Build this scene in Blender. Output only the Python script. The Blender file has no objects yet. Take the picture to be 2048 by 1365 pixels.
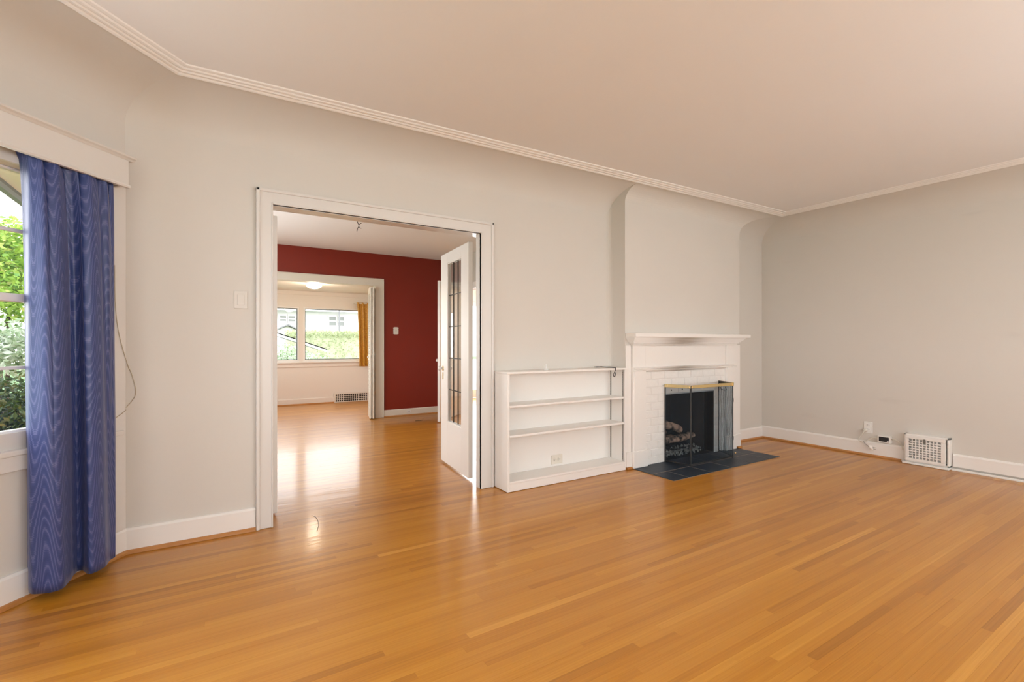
import bpy, bmesh, math, random
from mathutils import Vector, Matrix, noise
random.seed(7)
S = bpy.context.scene
COL = S.collection
R = math.radians

# ------------------------------------------------------------------ camera
CAMH = 1.22
cam_d = bpy.data.cameras.new('camera')
cam_d.sensor_width = 36.0
cam_d.lens = 36.0 * 965.0 / 2048.0
cam_d.shift_y = 4.5 / 2048.0
cam_d.clip_start = 0.02
cam = bpy.data.objects.new('camera', cam_d)
COL.objects.link(cam)
cam.location = (0, 0, CAMH)
cam.rotation_euler = (R(90), 0, -R(32.2))
S.camera = cam

# ------------------------------------------------------------------ world
SKY = 7.0
wd = bpy.data.worlds.new('sky'); S.world = wd
wd.use_nodes = True
nt = wd.node_tree
bg = nt.nodes['Background']
tc = nt.nodes.new('ShaderNodeTexCoord'); sep = nt.nodes.new('ShaderNodeSeparateXYZ')
rmp = nt.nodes.new('ShaderNodeValToRGB')
nt.links.new(tc.outputs['Generated'], sep.inputs[0]); nt.links.new(sep.outputs[2], rmp.inputs[0])
rmp.color_ramp.elements[0].position = 0.0; rmp.color_ramp.elements[0].color = (1.0, 0.99, 0.96, 1)
rmp.color_ramp.elements[1].position = 0.7; rmp.color_ramp.elements[1].color = (0.86, 0.93, 1.0, 1)
nt.links.new(rmp.outputs[0], bg.inputs[0]); bg.inputs[1].default_value = SKY


def area(name, loc, direction, sx, sy, power, color=(1, 1, 1), portal=False):
    d = bpy.data.lights.new(name, 'AREA'); d.shape = 'RECTANGLE'; d.size = sx; d.size_y = sy
    d.energy = power; d.color = color
    if portal: d.cycles.is_portal = True
    o = bpy.data.objects.new(name, d); COL.objects.link(o)
    o.location = loc
    o.rotation_euler = Vector(direction).to_track_quat('-Z', 'Y').to_euler()
    return o

DAY = (0.87, 0.955, 1.04)
DAY2 = (0.95, 0.98, 1.0)
# daylight through the windows behind the camera; the upward-aimed lamps are added to brighten the ceiling
area('window_daylight', (3.6, -2.32, 1.5), (0, 1, 0.1), 2.4, 1.5, 11, DAY)
area('window_daylight', (-1.86, -0.3, 1.5), (1, 0, 0.1), 2.6, 1.5, 5, DAY)
area('ceiling_fill', (0.7, -2.05, 1.3), (0, 1, 2.2), 2.0, 0.6, 6, DAY)
area('ceiling_fill', (3.6, -2.05, 1.3), (0, 1, 2.2), 2.4, 0.6, 74, DAY)
area('ceiling_fill', (-1.60, -0.3, 1.3), (1, 0, 2.2), 2.6, 0.6, 8, DAY)
area('window_daylight', (-0.18, 5.9, 1.5), (1, 0, 0.15), 2.2, 1.4, 42, DAY2)  # added source lighting the dining room from an unseen side
area('window_daylight', (-0.18, 9.15, 1.45), (1, 0, 0.2), 1.6, 1.1, 8, DAY2)  # added to brighten the sunroom from its unseen end
area('window_daylight', (4.75, 9.46, 1.15), (0, -1, 0), 1.0, 1.9, 70, DAY2)
BC = Vector((-0.409, 3.571, 0)); BA = R(49)
BW = Vector((-math.cos(BA), -math.sin(BA), 0)); BN = Vector((math.sin(BA), -math.cos(BA), 0))
def B(u, n, z): return BC + BW * u + BN * n + Vector((0, 0, z))
area('bay_daylight', B(1.33, 0.03, 1.43), BN, 1.2, 1.2, 20, DAY)
area('sky_portal', B(1.06, -0.10, 1.43), BN, 1.8, 1.3, 1, portal=True)
area('sky_portal', (1.7, 10.42, 1.4), (0, -1, 0), 2.3, 1.15, 1, portal=True)

S.view_settings.view_transform = 'Standard'
S.view_settings.look = 'None'
S.view_settings.gamma = 1.0
S.view_settings.use_curve_mapping = False
S.view_settings.exposure = -0.20
cy = S.cycles
cy.max_bounces = 12; cy.diffuse_bounces = 6; cy.glossy_bounces = 5; cy.transmission_bounces = 6; cy.transparent_max_bounces = 16
cy.use_denoising = True
cy.sample_clamp_indirect = 6.0
cy.caustics_reflective = False; cy.caustics_refractive = False

# ------------------------------------------------------------------ materials
def mat(name, color, rough=0.5, metal=0.0, spec=0.5, bump=0.0, bscale=60.0, var=0.0, vscale=3.0, coat=0.0, emit=None, estr=0.0, sheen=0.0):
    m = bpy.data.materials.new(name); m.use_nodes = True
    t = m.node_tree; b = t.nodes['Principled BSDF']
    b.inputs['Base Color'].default_value = (*color, 1)
    b.inputs['Roughness'].default_value = rough
    b.inputs['Metallic'].default_value = metal
    b.inputs['Specular IOR Level'].default_value = spec
    b.inputs['Coat Weight'].default_value = coat
    b.inputs['Sheen Weight'].default_value = sheen
    if emit:
        b.inputs['Emission Color'].default_value = (*emit, 1); b.inputs['Emission Strength'].default_value = estr
    g = t.nodes.new('ShaderNodeNewGeometry')
    if var > 0:
        n = t.nodes.new('ShaderNodeTexNoise'); n.inputs['Scale'].default_value = vscale; n.inputs['Detail'].default_value = 4
        t.links.new(g.outputs['Position'], n.inputs['Vector'])
        mx = t.nodes.new('ShaderNodeMix'); mx.data_type = 'RGBA'
        mx.inputs[6].default_value = (*[c * (1 - var) for c in color], 1)
        mx.inputs[7].default_value = (*[min(1, c * (1 + var)) for c in color], 1)
        t.links.new(n.outputs['Fac'], mx.inputs[0]); t.links.new(mx.outputs[2], b.inputs['Base Color'])
    if bump > 0:
        n2 = t.nodes.new('ShaderNodeTexNoise'); n2.inputs['Scale'].default_value = bscale; n2.inputs['Detail'].default_value = 3
        t.links.new(g.outputs['Position'], n2.inputs['Vector'])
        bp = t.nodes.new('ShaderNodeBump'); bp.inputs['Strength'].default_value = bump; bp.inputs['Distance'].default_value = 0.004
        t.links.new(n2.outputs['Fac'], bp.inputs['Height']); t.links.new(bp.outputs[0], b.inputs['Normal'])
    return m

M = {}
M['wall'] = mat('wall_paint', (0.66, 0.630, 0.582), 0.75, spec=0.25, bump=0.10, bscale=35, var=0.02, vscale=2.0)
M['ceiling'] = mat('ceiling_paint', (0.82, 0.815, 0.81), 0.85, spec=0.2, bump=0.08, bscale=45, var=0.015, vscale=1.5)
M['trim'] = mat('trim_paint', (0.83, 0.808, 0.775), 0.32, spec=0.5, bump=0.03, bscale=30)
M['crown'] = mat('moulding_paint', (0.86, 0.84, 0.81), 0.4)
M['casing'] = mat('trim_paint_shaded', (0.70, 0.68, 0.65), 0.32, spec=0.5, bump=0.03, bscale=30)  # trim paint darkened: shade on doorway and bay woodwork put into the colour
M['brickw'] = mat('painted_brick', (0.83, 0.808, 0.775), 0.55, bump=0.35, bscale=55, var=0.05, vscale=30)
M['mortar'] = mat('painted_mortar', (0.79, 0.765, 0.73), 0.8, bump=0.3, bscale=80)
M['red'] = mat('red_paint', (0.225, 0.021, 0.0085), 0.42, spec=0.4, bump=0.05, bscale=30, var=0.04)
M['cream'] = mat('sunroom_paint', (0.82, 0.77, 0.71), 0.7, spec=0.3, bump=0.05, bscale=30)
M['plate'] = mat('almond_plastic', (0.72, 0.68, 0.60), 0.35)
M['platewall'] = mat('painted_plate', (0.665, 0.63, 0.575), 0.35)
M['whitepl'] = mat('white_plastic', (0.82, 0.81, 0.78), 0.35)
M['greypl'] = mat('grey_plastic', (0.42, 0.40, 0.38), 0.45)
M['black'] = mat('black_metal', (0.012, 0.013, 0.015), 0.4)
M['blackpl'] = mat('black_plastic', (0.02, 0.02, 0.022), 0.35)
M['brass'] = mat('brass', (0.84, 0.66, 0.33), 0.25, metal=1.0, bump=0.05, bscale=20)
M['steel'] = mat('steel', (0.55, 0.55, 0.55), 0.35, metal=1.0)
M['pewter'] = mat('dark_steel', (0.16, 0.15, 0.13), 0.4, metal=0.8)
M['slate'] = mat('slate', (0.020, 0.031, 0.048), 0.45, spec=0.35, bump=0.35, bscale=25, var=0.30, vscale=9)
M['grout'] = mat('grout', (0.42, 0.36, 0.29), 0.9)
M['soot'] = mat('sooted_brick', (0.010, 0.013, 0.018), 0.85, bump=0.4, bscale=25, var=0.4, vscale=12)
M['greywash'] = mat('smoky_paint', (0.44, 0.48, 0.51), 0.7, bump=0.3, bscale=40, var=0.15, vscale=14)
M['ember'] = mat('ember_rock', (0.32, 0.315, 0.30), 0.95, bump=0.5, bscale=90, var=0.6, vscale=40)
M['shadowgap'] = mat('dark_gap', (0.02, 0.018, 0.016), 0.9)
M['cordw'] = mat('ivory_cord', (0.70, 0.67, 0.59), 0.5)
M['cordtan'] = mat('tan_cord', (0.46, 0.39, 0.28), 0.5)
M['crystal'] = mat('glass_knob', (0.75, 0.72, 0.70), 0.08, spec=0.9, coat=1.0)
M['shoe'] = mat('oak_shoe', (0.46, 0.20, 0.055), 0.35, var=0.18, vscale=14)
M['dome'] = mat('lit_opal_glass', (0.9, 0.85, 0.75), 0.3, emit=(1.0, 0.80, 0.55), estr=7.0)
M['stucco'] = mat('white_stucco', (0.55, 0.55, 0.53), 0.9, bump=0.2, bscale=20)
M['whitesiding'] = mat('house_paint', (0.74, 0.74, 0.72), 0.7)
M['roofgrey'] = mat('grey_shingle', (0.20, 0.20, 0.203), 0.9, bump=0.3, bscale=30, var=0.2, vscale=6)
M['windowdark'] = mat('house_glass', (0.20, 0.215, 0.205), 0.3)
M['gutter'] = mat('grey_gutter', (0.20, 0.22, 0.23), 0.5)
M['soffit'] = mat('soffit_paint', (0.78, 0.78, 0.76), 0.7)
M['lawn'] = mat('lawn', (0.06, 0.12, 0.03), 0.95, bump=0.6, bscale=80, var=0.4, vscale=20)
M['hedge_core'] = mat('hedge_core', (0.44, 0.48, 0.31), 0.95, bump=0.6, bscale=30, var=0.2, vscale=8)
M['bark'] = mat('bark', (0.08, 0.055, 0.035), 0.95, bump=0.6, bscale=40)
M['standard'] = mat('galvanised_strip', (0.40, 0.38, 0.35), 0.45, metal=0.5)
M['lead'] = mat('lead_came', (0.05, 0.048, 0.045), 0.45, metal=0.6)
M['louver'] = mat('louver_paint', (0.62, 0.58, 0.50), 0.5)
M['casing2'] = mat('cream_trim', (0.76, 0.72, 0.63), 0.4)


def glass_mat(name, tint=(1, 1, 1), refl=0.06):
    m = bpy.data.materials.new(name); m.use_nodes = True
    t = m.node_tree; t.nodes.clear()
    o = t.nodes.new('ShaderNodeOutputMaterial'); mx = t.nodes.new('ShaderNodeMixShader')
    a = t.nodes.new('ShaderNodeBsdfTransparent'); a.inputs[0].default_value = (*tint, 1)
    g = t.nodes.new('ShaderNodeBsdfGlossy'); g.inputs['Roughness'].default_value = 0.03
    f = t.nodes.new('ShaderNodeFresnel')
    gm = t.nodes.new('ShaderNodeNewGeometry'); io = t.nodes.new('ShaderNodeMapRange')
    io.inputs[3].default_value = 1.45; io.inputs[4].default_value = 1 / 1.45
    t.links.new(gm.outputs['Backfacing'], io.inputs[0]); t.links.new(io.outputs[0], f.inputs[0])
    mul = t.nodes.new('ShaderNodeMath'); mul.operation = 'MULTIPLY'; mul.inputs[1].default_value = refl / 0.06
    t.links.new(f.outputs[0], mul.inputs[0]); t.links.new(mul.outputs[0], mx.inputs[0])
    t.links.new(a.outputs[0], mx.inputs[1]); t.links.new(g.outputs[0], mx.inputs[2]); t.links.new(mx.outputs[0], o.inputs[0])
    return m
M['glass'] = glass_mat('window_glass')
M['oldglass'] = glass_mat('leaded_glass', (0.96, 0.96, 0.95), 0.07)


def mesh_screen_mat(name, open_, wavy):
    """fine black wire cloth: mostly open, wires dark grey; interference bands where two wire layers lie together"""
    m = bpy.data.materials.new(name); m.use_nodes = True
    t = m.node_tree; t.nodes.clear()
    o = t.nodes.new('ShaderNodeOutputMaterial'); mx = t.nodes.new('ShaderNodeMixShader')
    a = t.nodes.new('ShaderNodeBsdfTransparent'); a.inputs[0].default_value = (0.90, 0.96, 1.0, 1)
    d = t.nodes.new('ShaderNodeBsdfPrincipled'); d.inputs['Base Color'].default_value = (0.016, 0.023, 0.032, 1); d.inputs['Roughness'].default_value = 0.6
    t.links.new(d.outputs[0], mx.inputs[1]); t.links.new(a.outputs[0], mx.inputs[2]); t.links.new(mx.outputs[0], o.inputs[0])
    if wavy:
        tc = t.nodes.new('ShaderNodeTexCoord')
        uv = t.nodes.new('ShaderNodeMapping'); uv.inputs['Scale'].default_value = (1, 0.28, 1)
        w = t.nodes.new('ShaderNodeTexWave'); w.wave_type = 'BANDS'; w.bands_direction = 'X'
        w.inputs['Scale'].default_value = 13.0; w.inputs['Distortion'].default_value = 5.0; w.inputs['Detail'].default_value = 1.0; w.inputs['Detail Scale'].default_value = 1.6
        t.links.new(tc.outputs['UV'], uv.inputs[0]); t.links.new(uv.outputs[0], w.inputs[0])
        mr = t.nodes.new('ShaderNodeMapRange'); mr.inputs[3].default_value = open_ - wavy; mr.inputs[4].default_value = open_ + wavy
        t.links.new(w.outputs['Fac'], mr.inputs[0]); t.links.new(mr.outputs[0], mx.inputs[0])
    else:
        mx.inputs[0].default_value = open_
    return m
M['screen'] = mesh_screen_mat('wire_cloth', 0.66, 0)
M['screen_moire'] = mesh_screen_mat('wire_cloth_doubled', 0.50, 0.26)


def wood_floor():
    m = bpy.data.materials.new('oak_strip_floor'); m.use_nodes = True
    t = m.node_tree; b = t.nodes['Principled BSDF']; L = t.links.new
    at = t.nodes.new('ShaderNodeAttribute'); at.attribute_name = 'tone'
    g = t.nodes.new('ShaderNodeNewGeometry')
    # offset grain per board
    cmb = t.nodes.new('ShaderNodeCombineXYZ')
    m1 = t.nodes.new('ShaderNodeMath'); m1.operation = 'MULTIPLY'; m1.inputs[1].default_value = 37.0
    L(at.outputs['Fac'], m1.inputs[0]); L(m1.outputs[0], cmb.inputs[0]); L(m1.outputs[0], cmb.inputs[2])
    add = t.nodes.new('ShaderNodeVectorMath'); add.operation = 'ADD'
    L(g.outputs['Position'], add.inputs[0]); L(cmb.outputs[0], add.inputs[1])
    mp = t.nodes.new('ShaderNodeMapping'); mp.inputs['Scale'].default_value = (1.3, 120.0, 1.0); L(add.outputs[0], mp.inputs[0])
    n = t.nodes.new('ShaderNodeTexNoise'); n.inputs['Scale'].default_value = 1.0; n.inputs['Detail'].default_value = 5; n.inputs['Roughness'].default_value = 0.62; n.inputs['Distortion'].default_value = 0.5
    L(mp.outputs[0], n.inputs['Vector'])
    mp2 = t.nodes.new('ShaderNodeMapping'); mp2.inputs['Scale'].default_value = (0.6, 6.0, 1.0); L(add.outputs[0], mp2.inputs[0])
    n2 = t.nodes.new('ShaderNodeTexNoise'); n2.inputs['Scale'].default_value = 1.0; n2.inputs['Detail'].default_value = 3
    L(mp2.outputs[0], n2.inputs['Vector'])
    ramp = t.nodes.new('ShaderNodeValToRGB')
    e = ramp.color_ramp.elements
    e[0].position = 0.0; e[0].color = (0.27, 0.096, 0.005, 1)
    e[1].position = 1.0; e[1].color = (0.68, 0.325, 0.060, 1)
    k = e.new(0.45); k.color = (0.455, 0.178, 0.012, 1)
    k = e.new(0.75); k.color = (0.54, 0.236, 0.024, 1)
    # fac = tone*.55 + n*.3 + n2*.3 - .1
    a1 = t.nodes.new('ShaderNodeMath'); a1.operation = 'MULTIPLY'; a1.inputs[1].default_value = 0.56; L(at.outputs['Fac'], a1.inputs[0])
    a2 = t.nodes.new('ShaderNodeMath'); a2.operation = 'MULTIPLY_ADD'; a2.inputs[1].default_value = 0.62; L(n.outputs['Fac'], a2.inputs[0]); L(a1.outputs[0], a2.inputs[2])
    a3 = t.nodes.new('ShaderNodeMath'); a3.operation = 'MULTIPLY_ADD'; a3.inputs[1].default_value = 0.35; L(n2.outputs['Fac'], a3.inputs[0]); L(a2.outputs[0], a3.inputs[2])
    a4 = t.nodes.new('ShaderNodeMath'); a4.operation = 'SUBTRACT'; a4.inputs[1].default_value = 0.22; L(a3.outputs[0], a4.inputs[0])
    L(a4.outputs[0], ramp.inputs[0]); L(ramp.outputs[0], b.inputs['Base Color'])
    b.inputs['Roughness'].default_value = 0.36
    b.inputs['Specular IOR Level'].default_value = 0.42
    b.inputs['Coat Weight'].default_value = 0.36; b.inputs['Coat Roughness'].default_value = 0.13
    # very slight cupping / finish ripple
    mp3 = t.nodes.new('ShaderNodeMapping'); mp3.inputs['Scale'].default_value = (1.6, 14.0, 1.0); L(add.outputs[0], mp3.inputs[0])
    n3 = t.nodes.new('ShaderNodeTexNoise'); n3.inputs['Scale'].default_value = 1.0; n3.inputs['Detail'].default_value = 2
    L(mp3.outputs[0], n3.inputs['Vector'])
    bp = t.nodes.new('ShaderNodeBump'); bp.inputs['Strength'].default_value = 0.26; bp.inputs['Distance'].default_value = 0.004
    L(n3.outputs['Fac'], bp.inputs['Height']); L(bp.outputs[0], b.inputs['Normal']); L(bp.outputs[0], b.inputs['Coat Normal'])
    return m
M['floor'] = wood_floor()


def moire_cloth(name, base, light, dark, scale_s, scale_z, rough=0.42, lines=26.0, arch=None):
    m = bpy.data.materials.new(name); m.use_nodes = True
    t = m.node_tree; b = t.nodes['Principled BSDF']; L = t.links.new
    tc = t.nodes.new('ShaderNodeTexCoord')
    mp = t.nodes.new('ShaderNodeMapping'); mp.inputs['Scale'].default_value = (scale_s, scale_z, 1); L(tc.outputs['UV'], mp.inputs[0])
    n = t.nodes.new('ShaderNodeTexNoise'); n.inputs['Scale'].default_value = 1.0; n.inputs['Detail'].default_value = 1.5; n.inputs['Roughness'].default_value = 0.35
    L(mp.outputs[0], n.inputs['Vector'])
    mu = t.nodes.new('ShaderNodeMath'); mu.operation = 'MULTIPLY'; mu.inputs[1].default_value = lines; L(n.outputs['Fac'], mu.inputs[0])
    if arch:      # nested arches: rows up the cloth bent by a cosine across each watered stripe
        per, rows_, amp = arch
        su = t.nodes.new('ShaderNodeSeparateXYZ'); L(tc.outputs['UV'], su.inputs[0])
        a1 = t.nodes.new('ShaderNodeMath'); a1.operation = 'MULTIPLY'; a1.inputs[1].default_value = 2 * math.pi / per; L(su.outputs[0], a1.inputs[0])
        a2 = t.nodes.new('ShaderNodeMath'); a2.operation = 'COSINE'; L(a1.outputs[0], a2.inputs[0])
        a3 = t.nodes.new('ShaderNodeMath'); a3.operation = 'MULTIPLY_ADD'; a3.inputs[1].default_value = amp; L(a2.outputs[0], a3.inputs[0]); L(mu.outputs[0], a3.inputs[2])
        a4 = t.nodes.new('ShaderNodeMath'); a4.operation = 'MULTIPLY_ADD'; a4.inputs[1].default_value = rows_; L(su.outputs[1], a4.inputs[0]); L(a3.outputs[0], a4.inputs[2])
        mu = a4
    mp2 = t.nodes.new('ShaderNodeMapping'); mp2.inputs['Scale'].default_value = (6, 420, 1); L(tc.outputs['UV'], mp2.inputs[0])
    n2 = t.nodes.new('ShaderNodeTexNoise'); n2.inputs['Scale'].default_value = 1.0; L(mp2.outputs[0], n2.inputs['Vector'])
    ad = t.nodes.new('ShaderNodeMath'); ad.operation = 'MULTIPLY_ADD'; ad.inputs[1].default_value = 0.9; L(n2.outputs['Fac'], ad.inputs[0]); L(mu.outputs[0], ad.inputs[2])
    fr = t.nodes.new('ShaderNodeMath'); fr.operation = 'FRACT'; L(ad.outputs[0], fr.inputs[0])
    rp = t.nodes.new('ShaderNodeValToRGB'); e = rp.color_ramp.elements
    e[0].position = 0.0; e[0].color = (*base, 1); e[1].position = 1.0; e[1].color = (*base, 1)
    k = e.new(0.35); k.color = (*dark, 1)
    k = e.new(0.72); k.color = (*base, 1)
    k = e.new(0.86); k.color = (*light, 1)
    L(fr.outputs[0], rp.inputs[0]); L(rp.outputs[0], b.inputs['Base Color'])
    b.inputs['Roughness'].default_value = rough; b.inputs['Sheen Weight'].default_value = 0.22; b.inputs['Sheen Roughness'].default_value = 0.35
    b.inputs['Sheen Tint'].default_value = (0.75, 0.75, 1.0, 1) if base[2] > base[0] else (1, 0.85, 0.5, 1)
    return m
M['bluecloth'] = moire_cloth('blue_moire_taffeta', (0.046, 0.070, 0.215), (0.135, 0.150, 0.330), (0.028, 0.050, 0.175), 13.0, 2.0, lines=6.0, arch=(0.105, 13.0, 1.5))
M['goldcloth'] = moire_cloth('mustard_brocade', (0.58, 0.29, 0.022), (0.80, 0.52, 0.12), (0.38, 0.15, 0.012), 30.0, 22.0, lines=7.0)


def leaf_mat(name, c0, c1, c2):
    m = bpy.data.materials.new(name); m.use_nodes = True
    t = m.node_tree; b = t.nodes['Principled BSDF']; L = t.links.new
    at = t.nodes.new('ShaderNodeAttribute'); at.attribute_name = 'tone'
    rp = t.nodes.new('ShaderNodeValToRGB'); e = rp.color_ramp.elements
    e[0].color = (*c0, 1); e[1].color = (*c2, 1); k = e.new(0.5); k.color = (*c1, 1)
    L(at.outputs['Fac'], rp.inputs[0]); L(rp.outputs[0], b.inputs['Base Color'])
    b.inputs['Roughness'].default_value = 0.5
    tr = t.nodes.new('ShaderNodeBsdfTranslucent'); L(rp.outputs[0], tr.inputs[0])
    mx = t.nodes.new('ShaderNodeMixShader'); mx.inputs[0].default_value = 0.35
    o = t.nodes['Material Output']
    L(b.outputs[0], mx.inputs[1]); L(tr.outputs[0], mx.inputs[2]); L(mx.outputs[0], o.inputs[0])
    return m
M['leaf_bright'] = leaf_mat('maple_leaves', (0.10, 0.22, 0.03), (0.28, 0.42, 0.06), (0.55, 0.52, 0.16))
M['leaf_dark'] = leaf_mat('hedge_leaves', (0.022, 0.045, 0.012), (0.07, 0.11, 0.025), (0.20, 0.16, 0.05))
M['leaf_flower'] = leaf_mat('flowering_leaves', (0.16, 0.26, 0.10), (0.42, 0.50, 0.34), (0.80, 0.80, 0.78))
M['leaf_hedge'] = leaf_mat('clipped_hedge_leaves', (0.32, 0.37, 0.17), (0.46, 0.50, 0.32), (0.55, 0.58, 0.42))


def log_mat():
    m = mat('charred_log', (0.20, 0.12, 0.08), 0.9, bump=0.7, bscale=35)
    t = m.node_tree; b = t.nodes['Principled BSDF']; L = t.links.new
    g = t.nodes.new('ShaderNodeNewGeometry')
    n = t.nodes.new('ShaderNodeTexNoise'); n.inputs['Scale'].default_value = 11; n.inputs['Detail'].default_value = 5
    L(g.outputs['Position'], n.inputs['Vector'])
    rp = t.nodes.new('ShaderNodeValToRGB'); e = rp.color_ramp.elements
    e[0].position = 0.38; e[0].color = (0.02, 0.018, 0.017, 1); e[1].position = 0.56; e[1].color = (0.62, 0.40, 0.29, 1)
    L(n.outputs['Fac'], rp.inputs[0]); L(rp.outputs[0], b.inputs['Base Color'])
    return m
M['log'] = log_mat()


def stained_trim():
    """gloss white woodwork with a soot smear from smoke above the opening (the stain is on the paint itself)"""
    m = mat('smoke_stained_trim', (0.83, 0.808, 0.775), 0.35)
    t = m.node_tree; b = t.nodes['Principled BSDF']; L = t.links.new
    g = t.nodes.new('ShaderNodeNewGeometry'); sp = t.nodes.new('ShaderNodeSeparateXYZ'); L(g.outputs['Position'], sp.inputs[0])
    s1 = t.nodes.new('ShaderNodeMath'); s1.operation = 'SUBTRACT'; s1.inputs[1].default_value = 4.17; L(sp.outputs[0], s1.inputs[0])
    s2 = t.nodes.new('ShaderNodeMath'); s2.operation = 'MULTIPLY'; L(s1.outputs[0], s2.inputs[0]); L(s1.outputs[0], s2.inputs[1])
    s3 = t.nodes.new('ShaderNodeMath'); s3.operation = 'MULTIPLY'; s3.inputs[1].default_value = -11.0; L(s2.outputs[0], s3.inputs[0])
    ex = t.nodes.new('ShaderNodeMath'); ex.operation = 'EXPONENT'; L(s3.outputs[0], ex.inputs[0])
    n = t.nodes.new('ShaderNodeTexNoise'); n.inputs['Scale'].default_value = 9; n.inputs['Detail'].default_value = 4
    mp = t.nodes.new('ShaderNodeMapping'); mp.inputs['Scale'].default_value = (0.12, 1, 7); L(g.outputs['Position'], mp.inputs[0]); L(mp.outputs[0], n.inputs['Vector'])
    mr = t.nodes.new('ShaderNodeMapRange'); mr.inputs[1].default_value = 0.30; mr.inputs[2].default_value = 0.60; L(n.outputs['Fac'], mr.inputs[0])
    mm = t.nodes.new('ShaderNodeMath'); mm.operation = 'MULTIPLY'; L(ex.outputs[0], mm.inputs[0])
    ma = t.nodes.new('ShaderNodeMath'); ma.operation = 'MULTIPLY_ADD'; ma.inputs[1].default_value = 0.55; ma.inputs[2].default_value = 0.30
    L(mr.outputs[0], ma.inputs[0]); L(ma.outputs[0], mm.inputs[1])
    mx = t.nodes.new('ShaderNodeMix'); mx.data_type = 'RGBA'; mx.inputs[6].default_value = (0.83, 0.808, 0.775, 1); mx.inputs[7].default_value = (0.30, 0.24, 0.18, 1)
    L(mm.outputs[0], mx.inputs[0]); L(mx.outputs[2], b.inputs['Base Color'])
    return m
M['trim_soot'] = stained_trim()


def scuffed_wall():
    """right-hand wall paint with two faint horizontal rub marks left by furniture"""
    m = mat('scuffed_wall_paint', (0.66, 0.630, 0.582), 0.75, spec=0.25, bump=0.10, bscale=35)
    t = m.node_tree; b = t.nodes['Principled BSDF']; L = t.links.new
    g = t.nodes.new('ShaderNodeNewGeometry')
    mp = t.nodes.new('ShaderNodeMapping'); mp.inputs['Scale'].default_value = (1, 0.9, 4); L(g.outputs['Position'], mp.inputs[0])
    n = t.nodes.new('ShaderNodeTexNoise'); n.inputs['Scale'].default_value = 1.3; n.inputs['Detail'].default_value = 5; L(mp.outputs[0], n.inputs['Vector'])
    mr = t.nodes.new('ShaderNodeMapRange'); mr.inputs[1].default_value = 0.66; mr.inputs[2].default_value = 0.82; L(n.outputs['Fac'], mr.inputs[0])
    mx = t.nodes.new('ShaderNodeMix'); mx.data_type = 'RGBA'; mx.inputs[6].default_value = (0.66, 0.630, 0.582, 1); mx.inputs[7].default_value = (0.60, 0.57, 0.53, 1)
    L(mr.outputs[0], mx.inputs[0]); L(mx.outputs[2], b.inputs['Base Color'])
    return m
M['wall_scuff'] = scuffed_wall()

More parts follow.
